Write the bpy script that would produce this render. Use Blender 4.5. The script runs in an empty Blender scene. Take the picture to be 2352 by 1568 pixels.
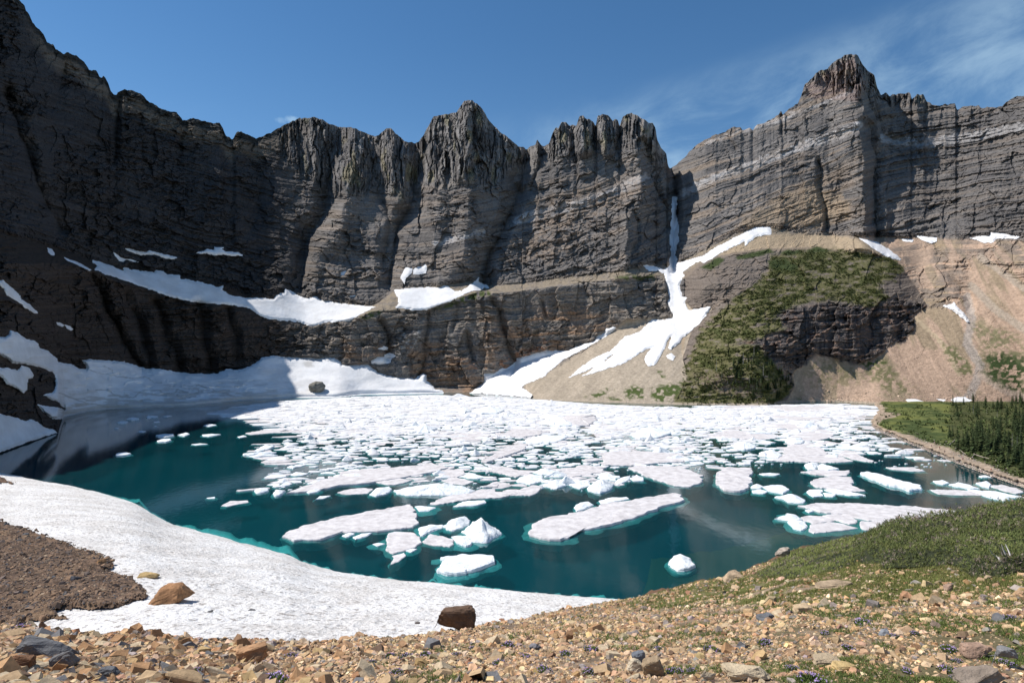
import bpy, bmesh, math, random
import numpy as np
from mathutils import Vector, Matrix, noise as mnoise

random.seed(7)
RNG = np.random.default_rng(7)
SC = bpy.context.scene
COL = SC.collection
F = 1401.0      # focal length in photo units (photo 2352 wide)
YH = 800.0      # horizon row
CX = 1176.0
H = 50.0        # eye height above the lake
HF = H * F
SUN_AZ, SUN_EL = -78.0, 54.0

# ------------------------------------------------------------------ helpers
def pt(x, y, D):
    return ((x - CX) / F * D, D, H + (YH - y) / F * D)

def on_plane(x, y, z=0.0):
    D = (H - z) * F / (y - YH)
    return ((x - CX) / F * D, D, z)

_R = {'A': (0, 0, .3335), 'B': (784.4, 0, .3335), 'C': (1567.7, 0, .3335), 'D': (0, 522.5, .3335), 'E': (784.4, 522.5, .3335),
      'F': (1567.7, 522.5, .3335), 'G': (0, 1045.7, .3335), 'H': (784.4, 1045.7, .3335), 'I': (1567.7, 1045.7, .3335),
      'J': (1663, 895.8, .1465), 'K': (2007.5, 930.2, .1465), 'L': (0, 895.8, .171), 'W': (0, 0, 1)}

def PL(s):
    """outline text: a region letter, then x,y pairs measured in that part of the photograph"""
    out = []; r = _R['W']
    for tok in s.split():
        if tok in _R: r = _R[tok]
        else:
            a, b = tok.split(',')
            out.append((r[0] + float(a) * r[2], r[1] + float(b) * r[2]))
    return out

def _hash(ix, iy, seed):
    h = (ix.astype(np.int64) * 374761393 + iy.astype(np.int64) * 668265263 + seed * 2147483647 + 1013904223) & 0xFFFFFFFF
    h = ((h ^ (h >> 13)) * 1274126177) & 0xFFFFFFFF
    h = h ^ (h >> 16)
    return (h & 0xFFFFFF) / float(0xFFFFFF)

def vn(x, y, seed=0):
    ix = np.floor(x); iy = np.floor(y); fx = x - ix; fy = y - iy
    fx = fx * fx * fx * (fx * (fx * 6 - 15) + 10); fy = fy * fy * fy * (fy * (fy * 6 - 15) + 10)
    a = _hash(ix, iy, seed); b = _hash(ix + 1, iy, seed); c = _hash(ix, iy + 1, seed); d = _hash(ix + 1, iy + 1, seed)
    return (a * (1 - fx) + b * fx) * (1 - fy) + (c * (1 - fx) + d * fx) * fy

def fbm(x, y, seed=0, octv=4, gain=.5):
    s = 0; a = 1; t = 0
    for i in range(octv):
        s = s + a * vn(x, y, seed + i * 17); t += a; a *= gain; x = x * 2.03 + 5.3; y = y * 2.03 + 1.7
    return s / t

def ridged(x, y, seed=0, octv=3):
    s = 0; a = 1; t = 0
    for i in range(octv):
        s = s + a * (1 - np.abs(2 * vn(x, y, seed + i * 31) - 1)); t += a; a *= .5; x = x * 2.1 + 3.1; y = y * 2.1 + 7.7
    return s / t

def facet(x, y, seed=0, tilt=1.0):
    """broken rock faces: every random cell is a plane with its own depth and tilt; returns height and closeness to the cell rim"""
    ix = np.floor(x); iy = np.floor(y); b1 = np.full(x.shape, 9.0); b2 = np.full(x.shape, 9.0); h = np.zeros(x.shape)
    for dx in (-1, 0, 1):
        for dy in (-1, 0, 1):
            cx = ix + dx; cy = iy + dy; px = cx + .1 + .8 * _hash(cx, cy, seed); py = cy + .1 + .8 * _hash(cx, cy, seed + 7)
            ux = x - px; uy = y - py; d = ux * ux + uy * uy
            v = _hash(cx, cy, seed + 13) - .5 + tilt * (ux * (_hash(cx, cy, seed + 19) - .5) * 2.4 + uy * (_hash(cx, cy, seed + 23) - .5) * 1.2)
            n = d < b1; b2 = np.where(n, b1, np.minimum(b2, d)); h = np.where(n, v, h); b1 = np.where(n, d, b1)
    return h, np.sqrt(b2) - np.sqrt(b1)

def sm(a, b, x):
    t = np.clip((x - a) / (b - a), 0, 1); return t * t * (3 - 2 * t)

def sdist(poly, x, y):
    """signed distance in photo units, positive inside"""
    P = np.array(poly, float); n = len(P)
    d = np.full(x.shape, 1e9); ins = np.zeros(x.shape, bool)
    for i in range(n):
        ax, ay = P[i]; bx, by = P[(i + 1) % n]
        ex, ey = bx - ax, by - ay; L = ex * ex + ey * ey + 1e-9
        t = np.clip(((x - ax) * ex + (y - ay) * ey) / L, 0, 1)
        d = np.minimum(d, (x - ax - t * ex) ** 2 + (y - ay - t * ey) ** 2)
        if by != ay:
            c = ((ay > y) != (by > y)) & (x < (bx - ax) * (y - ay) / (by - ay) + ax)
            ins ^= c
    d = np.sqrt(d)
    return np.where(ins, d, -d)

def mask(poly, x, y, soft=3.0, warp=0.0, seed=0, pad=30):
    P = np.array(poly); out = np.zeros(x.shape)
    bb = (x > P[:, 0].min() - pad) & (x < P[:, 0].max() + pad) & (y > P[:, 1].min() - pad) & (y < P[:, 1].max() + pad)
    if not bb.any(): return out
    xs, ys = x[bb], y[bb]
    if warp:
        xs = xs + (fbm(x[bb] / 14, y[bb] / 9, seed + 3) - .5) * 2 * warp; ys = ys + (fbm(x[bb] / 14, y[bb] / 9, seed + 9) - .5) * 1.4 * warp
    out[bb] = sm(-soft, soft, sdist(poly, xs, ys))
    return out

def linedist(line, x, y, pad):
    P = np.array(line); d = np.full(x.shape, 1e9)
    bb = (x > P[:, 0].min() - pad) & (x < P[:, 0].max() + pad) & (y > P[:, 1].min() - pad) & (y < P[:, 1].max() + pad)
    xs, ys = x[bb], y[bb]; dd = np.full(xs.shape, 1e9)
    for (ax, ay), (bx, by) in zip(line[:-1], line[1:]):
        ex, ey = bx - ax, by - ay; L = ex * ex + ey * ey + 1e-9
        t = np.clip(((xs - ax) * ex + (ys - ay) * ey) / L, 0, 1)
        dd = np.minimum(dd, (xs - ax - t * ex) ** 2 + (ys - ay - t * ey) ** 2)
    d[bb] = np.sqrt(dd); return d

def mesh_np(name, V, faces, mat, cols=None, smooth=False, parent=None, counts=None):
    """V (n,3); faces (m,k) int array, or flat loop list with counts"""
    me = bpy.data.meshes.new(name)
    V = np.asarray(V, np.float32)
    if counts is None:
        Fc = np.asarray(faces, np.int32); m, k = Fc.shape; loops = Fc.ravel(); st = np.arange(m, dtype=np.int32) * k
    else:
        loops = np.asarray(faces, np.int32); c = np.asarray(counts, np.int32); m = len(c); st = np.concatenate([[0], np.cumsum(c)[:-1]]).astype(np.int32)
    me.vertices.add(len(V)); me.vertices.foreach_set('co', V.ravel())
    me.loops.add(len(loops)); me.loops.foreach_set('vertex_index', loops)
    me.polygons.add(m); me.polygons.foreach_set('loop_start', st)
    me.update(calc_edges=True)
    me.polygons.foreach_set('use_smooth', np.full(m, bool(smooth)))
    if cols is not None:
        at = me.color_attributes.new('Col', 'FLOAT_COLOR', 'POINT')
        c4 = np.ones((len(V), 4), np.float32); c4[:, :3] = cols; at.data.foreach_set('color', c4.ravel())
    me.validate(); me.materials.append(mat)
    o = bpy.data.objects.new(name, me); COL.objects.link(o)
    if parent is not None: o.parent = parent
    return o

def grid_faces(nr, nc, keep=None):
    i = np.arange(nr - 1)[:, None] * nc + np.arange(nc - 1)[None, :]
    f = np.stack([i, i + 1, i + nc + 1, i + nc], -1).reshape(-1, 4)
    return f if keep is None else f[keep.ravel()]

def compact(V, f, cols=None):
    used = np.unique(f); mp = np.full(len(V), -1); mp[used] = np.arange(len(used))
    return V[used], mp[f], (None if cols is None else cols[used])

def tag(o, label=None, cat=None, group=None, kind=None):
    if label: o['label'] = label
    if cat: o['category'] = cat
    if group: o['group'] = group
    if kind: o['kind'] = kind
    return o

def empty(name, loc):
    o = bpy.data.objects.new(name, None); o.location = loc; o.empty_display_size = .2; COL.objects.link(o); return o

# ------------------------------------------------------------------ materials
def newmat(name, rough=.9, spec=.2):
    m = bpy.data.materials.new(name); m.use_nodes = True
    nt = m.node_tree; b = nt.nodes['Principled BSDF']
    b.inputs['Roughness'].default_value = rough; b.inputs['Specular IOR Level'].default_value = spec
    return m, nt, b

def N(nt, t, **kw):
    n = nt.nodes.new(t)
    for k, v in kw.items():
        if k in n.inputs.keys() if isinstance(k, str) else False: n.inputs[k].default_value = v
        else: setattr(n, k, v)
    return n

def noise_node(nt, scale, detail=4, rough=.6, vec=None):
    n = nt.nodes.new('ShaderNodeTexNoise'); n.inputs['Scale'].default_value = scale; n.inputs['Detail'].default_value = detail
    n.inputs['Roughness'].default_value = rough
    if vec is not None: nt.links.new(vec, n.inputs['Vector'])
    return n

def attr_mat(name, rough=.9, spec=.15, var=.35, vscale=.2, bump=None):
    """vertex rock/soil colour, broken up by fine procedural noise; bump = [(scale, dist, squash)]"""
    m, nt, b = newmat(name, rough, spec)
    at = nt.nodes.new('ShaderNodeAttribute'); at.attribute_name = 'Col'
    geo = nt.nodes.new('ShaderNodeNewGeometry')
    n = noise_node(nt, vscale, 6, .7, geo.outputs['Position'])
    mr = nt.nodes.new('ShaderNodeMapRange'); mr.inputs['From Min'].default_value = .3; mr.inputs['From Max'].default_value = .7
    mr.inputs['To Min'].default_value = 1 - var; mr.inputs['To Max'].default_value = 1 + var
    nt.links.new(n.outputs['Fac'], mr.inputs['Value'])
    mx = nt.nodes.new('ShaderNodeVectorMath'); mx.operation = 'SCALE'
    nt.links.new(at.outputs['Color'], mx.inputs[0]); nt.links.new(mr.outputs['Result'], mx.inputs['Scale'])
    nt.links.new(mx.outputs['Vector'], b.inputs['Base Color'])
    prev = None
    for (s, dist, sq) in (bump or []):
        mp = nt.nodes.new('ShaderNodeMapping'); mp.inputs['Scale'].default_value = (1, 1, sq)
        nt.links.new(geo.outputs['Position'], mp.inputs['Vector'])
        nn = noise_node(nt, s, 5, .65, mp.outputs['Vector'])
        bp = nt.nodes.new('ShaderNodeBump'); bp.inputs['Distance'].default_value = dist; bp.inputs['Strength'].default_value = 1
        nt.links.new(nn.outputs['Fac'], bp.inputs['Height'])
        if prev: nt.links.new(prev.outputs['Normal'], bp.inputs['Normal'])
        prev = bp
    if prev: nt.links.new(prev.outputs['Normal'], b.inputs['Normal'])
    return m

def snow_mat(name, c1, c2, scale, bscale, bdist, contrast=(.4, .6), cup=None):
    m, nt, b = newmat(name, .75, .15)
    geo = nt.nodes.new('ShaderNodeNewGeometry')
    n = noise_node(nt, scale, 6, .65, geo.outputs['Position'])
    cr = nt.nodes.new('ShaderNodeValToRGB'); cr.color_ramp.elements[0].position = contrast[0]; cr.color_ramp.elements[1].position = contrast[1]
    cr.color_ramp.elements[0].color = (*c2, 1); cr.color_ramp.elements[1].color = (*c1, 1)
    nt.links.new(n.outputs['Fac'], cr.inputs['Fac'])
    n2 = noise_node(nt, bscale, 5, .6, geo.outputs['Position'])
    bp = nt.nodes.new('ShaderNodeBump'); bp.inputs['Distance'].default_value = bdist
    nt.links.new(n2.outputs['Fac'], bp.inputs['Height']); nt.links.new(bp.outputs['Normal'], b.inputs['Normal'])
    out = cr.outputs['Color']
    if cup:   # small dark flecks painted as the shade of suncup hollows, placed by noise
        mp = nt.nodes.new('ShaderNodeMapping'); mp.inputs['Scale'].default_value = (.8, 1.3, .4); nt.links.new(geo.outputs['Position'], mp.inputs['Vector'])
        v = noise_node(nt, cup, 3, .55, mp.outputs['Vector'])
        c2r = nt.nodes.new('ShaderNodeValToRGB'); c2r.color_ramp.elements[0].position = .34; c2r.color_ramp.elements[1].position = .46
        c2r.color_ramp.elements[0].color = (.50, .47, .45, 1); c2r.color_ramp.elements[1].color = (1, 1, 1, 1)
        nt.links.new(v.outputs['Fac'], c2r.inputs['Fac'])
        mm = nt.nodes.new('ShaderNodeMix'); mm.data_type = 'RGBA'; mm.blend_type = 'MULTIPLY'; mm.inputs[0].default_value = 1
        nt.links.new(out, mm.inputs[6]); nt.links.new(c2r.outputs['Color'], mm.inputs[7]); out = mm.outputs[2]
    nt.links.new(out, b.inputs['Base Color'])
    return m

M = {}
M['wall'] = attr_mat('cliff_rock', .92, .1, .28, .35, [(.3, .9, 2.2), (1.2, .4, 1.5)])
M['soil'] = attr_mat('soil', .95, .05, .35, 6.0, [(5, .05, 1), (30, .015, 1)])
M['scree'] = attr_mat('scree', .95, .05, .4, 1.5, [(1.5, .2, 1), (6, .06, 1)])
M['meadow'] = attr_mat('meadow', .95, .05, .4, .35, [(.6, .4, 1)])
M['stone'] = attr_mat('stone', .85, .15, .28, 22.0, [(35, .006, 1)])
M['boulder'] = attr_mat('boulder', .9, .12, .35, 3.0, [(3, .06, 2.0), (14, .02, 1)])
M['leaf'] = attr_mat('leaf', .7, .2, .3, 3.0)
M['far_leaf'] = attr_mat('far_leaf', .8, .1, .35, .5)
M['bark'] = attr_mat('bark', .9, .1, .25, 4.0)
M['cloth'] = attr_mat('cloth', .9, .1, .1, 10.0)
M['snow'] = snow_mat('old_snow', (.86, .86, .87), (.74, .73, .73), .05, .15, .8)
M['glacier'] = attr_mat('glacier_snow', .75, .15, .08, .1, [(.15, .7, 1)])
M['near_snow'] = snow_mat('near_snow', (.86, .845, .83), (.70, .67, .64), .10, 2.2, .35, (.4, .62), cup=1.5)
M['floe_grey'] = snow_mat('floe_dirty_snow', (.72, .69, .69), (.52, .49, .49), .35, .9, .22, (.36, .6))
M['floe_white'] = snow_mat('floe_clean_ice', (.86, .88, .89), (.70, .75, .79), .6, 1.2, .5, (.36, .56))
M['brash'] = snow_mat('brash_ice', (.84, .85, .86), (.62, .61, .62), .09, .8, .3, (.35, .6))

# submerged ice: pale blue
def plain(name, col, rough=.6, spec=.2):
    m, nt, b = newmat(name, rough, spec); b.inputs['Base Color'].default_value = (*col, 1); return m
M['under'] = plain('underwater_ice', (.85, .95, .95))
# ------------------------------------------------------------------ the cirque: key lines (photo x : photo y, distance)
def tab(s): a = np.array([[float(v) for v in t.split(',')] for t in s.split()]); return a
SHORE = tab("-850,1098 -400,1096 -150,1085 0,1040 60,1018 110,1000 132,993 137,972 146,955 200,943 243,937 333,934 433,930 500,924 537,919 667,911 784,910 818,904 998,901 1084,901 1218,911 1225,917 1345,922 1569,929 1701,930 1768,932 1801,924 1901,922 1968,925 2010,928 2352,926 2600,940 3000,1010")
RIDGE = tab("-850,-450 -700,-360 -500,-230 -350,-140 -200,-75 -80,-50 0,-25 40,-5 57,15 55.5,22 67,33 75,55 90,68 102,82 107,98 118,103 120,98 128,115 131,113 146,126 158,121 175,127 193,141 205,162 212,161 220,160 228,175 240,178 248,190 254,211 262,219 268,221 270,213 285,207 305,207 325,217 340,230 355,240 375,252 390,257 405,258 420,276 430,276 445,270 465,277 490,284 505,283 520,316 535,318 543,304 560,305 575,310 588,319 605,312 625,303 640,295 660,284 690,271 720,270 740,275 760,286 784,293 814,294 831,302 856,313 869,313 884,297 897,294 909,308 928,323 951,329 961,328 971,313 984,290 996,267 1014,264 1028,263 1041,258 1049,258 1056,245 1067,232 1084,231 1098,240 1113,257 1124,278 1138,293 1158,310 1178,325 1191,337 1201,338 1208,343 1218,337 1229,334 1234,320 1243,333 1251,337 1261,330 1270,303 1276,292 1283,295 1290,280 1301,280 1308,290 1318,288 1324,290 1331,268 1340,266 1348,275 1354,272 1363,280 1368,293 1373,267 1384,261 1396,265 1408,278 1413,272 1420,277 1422,293 1431,267 1451,259 1461,265 1478,273 1491,283 1499,281 1506,293 1509,320 1518,338 1531,353 1534,380 1539,389 1551,380 1568,366 1594,337 1618,322 1634,313 1661,305 1681,293 1701,293 1706,300 1714,297 1721,292 1729,298 1739,287 1754,283 1774,272 1789,265 1794,253 1798,265 1814,248 1833,238 1841,217 1848,193 1864,182 1874,167 1901,158 1911,145 1928,135 1941,127 1954,123 1971,128 1981,147 1993,163 2009,173 2014,200 2024,218 2034,212 2043,222 2049,218 2091,213 2094,228 2108,217 2121,218 2128,233 2148,243 2168,240 2194,238 2198,253 2211,245 2248,242 2254,248 2301,245 2318,230 2334,223 2352,222 2450,235 2600,215 2800,260 3000,350")
BACK = tab("-850,200 -500,330 -200,440 0,530 150,575 215,600 400,632 520,655 560,678 650,670 740,690 860,702 905,668 1010,656 1085,645 1115,657 1200,650 1300,636 1420,623 1480,612 1530,608 1560,600 1610,578 1700,532 1770,523 1860,539 1970,543 2100,546 2352,544 3000,500")
LIP = tab("-850,600 -500,590 -200,580 0,600 150,605 215,622 300,655 400,688 450,697 520,706 600,728 640,738 700,748 760,742 830,725 860,713 900,714 970,712 1030,692 1100,670 1120,674 1200,667 1300,654 1400,642 1480,632 1520,640 1548,650 1580,635 1610,606 1700,580 1800,572 1900,572 1990,570 2060,595 2110,620 2200,600 2352,600 3000,560")
BASE = tab("-850,900 -500,850 -200,800 0,765 60,760 130,825 190,833 300,845 400,858 500,856 600,820 700,822 780,832 860,850 900,862 960,870 1000,888 1100,890 1125,868 1160,850 1200,832 1300,805 1420,758 1480,742 1540,738 1600,790 1700,800 1850,795 2000,830 2100,745 2200,702 2352,700 3000,760")
D1T = tab("-850,240 -500,262 -200,285 0,335 100,420 150,495 300,575 500,640 700,703 800,707 900,710 1000,712 1100,712 1150,728 1200,745 1400,732 1545,722 1620,640 1700,610 1850,600 2000,596 2100,640 2200,640 2352,605 2600,500 3000,360")
D2T = tab("-850,250 -500,275 -200,310 0,380 100,455 150,520 300,622 500,670 700,720 800,723 900,727 1000,740 1100,748 1200,765 1400,752 1545,765 1620,735 1700,738 1850,744 2000,734 2100,718 2200,680 2352,635 2600,520 3000,380")
D3T = tab("-850,256 -500,290 -200,338 0,430 100,510 150,562 300,658 400,684 500,704 600,725 690,768 740,762 860,762 900,765 1000,785 1100,792 1200,802 1400,778 1500,790 1545,815 1620,790 1700,795 1850,800 2000,782 2100,762 2200,735 2352,690 2600,545 3000,400")
D5T = tab("-850,255 -500,320 -200,425 0,570 100,625 250,735 400,820 500,870 600,930 690,1000 740,1000 820,985 900,990 1080,965 1200,985 1300,955 1480,940 1534,985 1545,1000 1600,960 1700,940 1850,920 1955,905 2030,915 2100,905 2200,870 2352,785 2600,640 3000,430")
LN = lambda T, x: np.interp(x, T[:, 0], T[:, 1])
def soft(T, w, x0=-900, keep=None):   # round the corners of a key line
    g = np.arange(-900, 3061, 4.0); v = np.interp(g, T[:, 0], T[:, 1]); k = np.hanning(w); s = np.convolve(np.pad(v, w // 2, mode='edge'), k / k.sum(), 'valid'); t = np.clip((g - x0) / 60, 0, 1); return np.stack([g, v * (1 - t) + s * t], -1)
D1T, D2T, D3T, D5T = soft(D1T, 31), soft(D2T, 31), soft(D3T, 31), soft(D5T, 13); SHORE = soft(SHORE, 21, 190); BASE, LIP, BACK = soft(BASE, 11), soft(LIP, 9), soft(BACK, 9)
_rx = np.arange(-20, 2380, 2.2); _ry = np.interp(_rx, RIDGE[:, 0], RIDGE[:, 1]); _rj = (fbm(_rx / 7, _rx * 0, 91, 3) - .5) * 9 + (fbm(_rx / 2.5, _rx * 0, 92, 2) - .5) * 3
RIDGE = np.concatenate([RIDGE[RIDGE[:, 0] < -20], np.stack([_rx, _ry + _rj * np.interp(_rx, [0, 700, 760, 950, 2352], [1.0, .7, .45, .55, .6])], -1), RIDGE[RIDGE[:, 0] > 2380]])

DOME = PL("F 10,310 120,240 250,190 380,165 560,140 640,140 850,130 1000,140 1150,170 1290,175 1420,200 1500,250 1620,420 1690,540 1600,600 1600,700 1520,790 1440,800 1380,870 1300,910 1200,945 1080,910 920,875 860,900 830,960 780,985 760,1020 780,1090 720,1200 650,1240 -70,1240 -20,1130 30,1010 -5,900 60,700 200,560 60,560 10,500")
DCLIFF = PL("F 640,570 830,540 1000,520 1240,540 1500,490 1700,545 1600,600 1600,700 1520,790 1440,800 1300,910 1200,945 1080,910 920,875 830,960 740,975 600,900 540,840 380,800 500,760 640,740 720,690")
GULLY = [  # polyline, width, depth (metres away from the eye)
    ("W 1539,380 1546,430 1552,500 1552,560 1546,612", 9, 42), ("W 1208,338 1196,400 1182,455 1150,530 1122,600 1105,655", 17, 34),
    ("W 1210,345 1172,420 1190,440", 10, 14),
    ("W 958,326 955,400 948,450 905,540 905,600 900,650", 20, 34), ("W 862,310 850,370 868,440 890,520 880,610", 16, 20),
    ("W 775,290 758,360 752,430 738,500 700,560 690,650", 24, 30), ("W 1010,300 1005,360 1012,430", 7, 9), ("W 1098,300 1100,360 1072,400", 9, 12),
    ("W 1310,288 1316,350 1322,372", 6, 14), ("W 1368,290 1362,345", 6, 14), ("W 1422,290 1416,350", 6, 16), ("W 1252,335 1240,380 1215,440", 8, 16),
    ("W 1478,330 1500,400 1520,450 1535,520", 13, 20), ("W 1452,470 1462,560 1450,612", 7, 8),
    ("W 1880,372 1888,400 1892,440 1905,520", 8, 10), ("W 1996,290 2012,380 2006,440 2020,540", 16, 20), ("W 2010,180 2012,250 2030,300 2070,320", 10, 8), ("W 1990,160 1998,230 2010,270", 9, 16), ("W 1660,310 1690,350", 6, 9),
    ("W 1796,262 1800,300", 4, 8), ("W 2130,240 2110,330", 8, 6), ("W 880,735 890,790 895,830", 8, 14), ("W 985,720 975,800 960,860", 7, 8), ("W 1125,690 1160,760 1178,830 1170,860", 8, 14),
    ("W 1075,760 1085,830", 6, 9), ("W 1050,700 1040,760", 6, 6), ("W 1240,690 1250,730", 5, 6), ("W 1345,650 1355,690", 5, 5),
    ("W 210,640 262,730 300,800 330,850", 14, 16), ("W 290,670 330,760 350,840", 12, 12), ("W 360,690 385,760 410,850", 12, 12), ("W 455,700 470,770 480,850", 16, 14),
    ("W 520,710 535,780 550,830", 12, 10), ("W 276,220 272,290 258,370", 7, 9), ("W 20,200 50,330 90,420 140,520", 18, 16), ("W 150,140 130,250", 12, 8), ("W 590,320 590,420 585,520", 20, 10),
    ("W 2140,560 2180,640 2230,700", 10, 5), ("W 330,240 322,350", 10, 6), ("W 430,290 410,380", 10, 6),
]
RIB = [("W 1080,235 1072,330 1085,430 1075,520 1060,600", 34, 18), ("W 1475,290 1468,370 1475,430 1435,520 1440,610", 30, 22), ("W 1965,130 1985,250 1972,300 1980,420 1985,530", 46, 26),
       ("W 897,300 905,400 930,470", 20, 16), ("W 820,300 810,400 790,470 770,560", 26, 18), ("W 1010,440 1000,540 1010,640", 30, 10), ("W 1340,270 1335,350", 12, 14), ("W 1385,265 1388,350", 12, 14), ("W 1290,285 1286,350", 10, 12), ("W 1234,322 1236,370", 5, 8),
       ("W 700,650 730,560 770,500", 22, 14), ("W 1110,690 1130,760 1140,850", 20, 8), ("W 2108,230 2120,330", 18, 8)]
GULLY = [(PL(a), b, c) for a, b, c in GULLY]; RIB = [(PL(a), b, c) for a, b, c in RIB]

SNOWP = [
 ("D 635,225 700,240 760,262 850,300 855,270 900,290 1060,305 1075,292 1120,300 1150,320 1240,330 1245,355 1330,365 1420,385 1500,410 1535,400 1537,435 1600,470 1700,485 1780,482 1880,490 1900,468 1955,450 1965,425 2000,435 2060,475 2120,490 2170,477 2220,500 2352,525 E 235,545 170,575 100,615 60,640 0,645 D 2240,650 2200,665 2150,680 2110,670 2060,650 1950,640 1900,635 1850,628 1790,605 1740,570 1680,545 1620,535 1530,528 1450,522 1330,510 1240,490 1150,468 1060,435 960,400 880,370 800,345 720,320 680,300 650,290 670,265 640,240", "long snow bank curving along the ledge of the shaded cliff into the sun"),
 ("D 845,140 900,148 1000,168 1030,158 1070,165 1140,185 1225,212 1180,221 1130,208 1060,188 970,188 890,168", "thin shaded snow strip high on the dark wall above the long ledge bank"),
 ("D 1345,178 1400,160 1420,150 1470,158 1475,135 1540,138 1525,150 1560,165 1640,172 1672,192 1600,195 1540,185 1480,193 1420,180", "shaded snow patch shaped like a low hat on the dark wall"),
 ("D 782,168 830,200 860,213 900,213 955,238 920,238 870,224 850,242 820,230 795,197", "small forked snow scrap on the dark wall left of the thin strip"),
 ("D 328,140 360,148 380,192 350,186 330,167", "tiny shaded snow scrap high at the left of the dark wall"),
 ("D 440,207 500,227 560,252 630,292 618,298 540,260 470,230", "narrow thread of snow leading up left from the ledge bank"),
 ("D 0,368 20,360 80,410 140,470 145,490 200,530 264,590 240,590 180,557 110,503 80,488 45,462 20,422 -60,330 -60,300", "steep wedge of shaded snow at the left edge of the picture"),
 ("D 383,650 410,653 442,672 430,684 395,672", "small shaded snow spot on the dark cliff, left one of a pair"),
 ("D 446,670 480,680 504,702 490,708 460,692", "small shaded snow spot on the dark cliff, right one of a pair"),
 ("D -40,965 60,968 120,985 140,965 145,945 200,965 215,990 232,1020 225,1035 195,1045 188,1080 185,1115 165,1140 120,1110 50,1075 10,1025 -40,1000", "shaded snow tongue between dark outcrops at the left edge"),
 ("D -60,1265 0,1282 80,1300 180,1330 210,1322 260,1335 300,1370 330,1380 370,1390 397,1412 330,1432 200,1472 100,1508 0,1545 -60,1560", "shaded snow bank sloping into the water at the left shore"),
 ("E 408,340 440,275 490,280 485,310 440,350 432,388 410,355", "small bright snow patch in the cliff gully, left one of two touching"),
 ("E 495,290 525,265 560,265 575,246 592,262 582,312 540,322 495,322", "small bright snow patch in the cliff gully, right one of two touching"),
 ("E 360,432 430,420 600,412 680,410 700,395 730,400 780,440 830,435 900,385 945,345 950,380 1000,395 1014,417 980,417 960,437 920,430 830,465 740,510 640,545 580,565 500,572 430,557 370,552 395,520 385,480", "bright snowfield on the middle ledge with a pointed arm up to the right"),
 ("E -10,305 42,290 20,332 -10,332", "sliver of snow on the cliff ledge above the long bank"),
 ("E 43,468 100,463 97,477 50,480", "tiny snow dash beneath the cliff above the long bank"),
 ("B 2278,1352 2314,1358 2303,1480 2328,1568 E 2318,60 2328,90 2308,130 2297,190 2314,215 2312,240 2352,240 F 0,240 60,215 140,195 240,130 380,60 450,20 500,-2 605,-2 610,47 560,52 500,67 430,127 430,90 380,117 260,172 210,212 140,247 120,227 60,262 0,312 15,330 0,350 -20,400 0,475 30,482 15,522 40,572 192,543 180,580 130,650 60,710 0,760 E 2330,790 2270,840 2250,830 2277,743 2255,760 2230,820 2200,880 2160,945 2110,952 2088,910 2110,860 2152,818 2080,850 1950,930 1800,980 1658,1022 1780,940 1925,845 1850,880 1760,950 1650,1000 1556,1039 1650,960 1750,890 1850,850 1900,800 1950,750 2050,720 2120,650 2140,630 2200,640 2280,625 2282,600 2250,540 2238,510 2255,490 2240,400 2220,320 2180,300 2120,300 2068,262 2100,253 2170,270 2220,290 2260,270 2255,220 2270,190 2263,120 2258,70 2268,0", "bright snow couloir falling from the notch and fanning over the talus"),
 ("E 2238,882 2270,866 2297,885 2282,912 2250,902", "small round snow spot on the talus below the couloir fan"),
 ("E 1892,681 1880,700 1820,750 1750,790 1680,830 1560,890 1450,970 1400,1020 1330,1050 1260,1080 1240,1100 1312,1150 1300,1172 1100,1150 880,1140 940,1100 985,1060 980,1005 1050,1000 1110,965 1130,975 1200,925 1205,898 1290,880 1350,855 1420,845 1500,850 1560,848 1620,820 1740,780 1760,750 1810,725 1820,698", "broad bright snow apron running from the cliff foot down to the lake"),
 ("E 248,832 290,818 322,825 317,840 260,840", "little snow cap perched on the orange cliff, topmost of three"),
 ("E 293,880 330,863 377,880 360,897 300,894", "little snow cap on the orange cliff, middle one of three"),
 ("E 198,915 250,888 350,900 332,932 270,942 203,937", "rounded snow cap on the orange cliff just above the glacier"),
 ("F 1190,60 1260,75 1340,100 1440,160 1502,220 1440,212 1380,187 1310,147 1280,122 1230,92", "slanting snow strip beside the top of the green dome"),
 ("F 1508,78 1592,86 1582,99 1520,92", "tiny snow dash under the right cliff"),
 ("F 1613,60 1752,70 1752,92 1715,109 1640,80", "small snow patch at the foot of the right cliff"),
 ("F 1978,72 2060,58 2115,60 2120,30 2200,38 2328,65 2300,77 2160,77 2140,102 2080,105 2040,90", "wide jagged snow patch at the foot of the right cliff near the picture edge"),
 ("F 1793,538 1850,528 1870,514 1892,545 1942,590 1978,652 1960,655 1930,622 1860,572", "kite shaped snow patch at the head of the grey scree chute"),
 ("F 1538,1185 1600,1180 1682,1205 1640,1214 1560,1207", "low snow remnant at the orange talus foot, left one"),
 ("F 1752,1180 1812,1186 1800,1196", "tiny snow remnant at the talus foot between two larger ones"),
 ("F 1848,1185 1880,1168 1950,1170 1992,1190 1940,1202 1880,1204", "low snow remnant at the talus foot beside the spruce wood"),
]
SNOWP = [(PL(a), b) for a, b in SNOWP]
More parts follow.
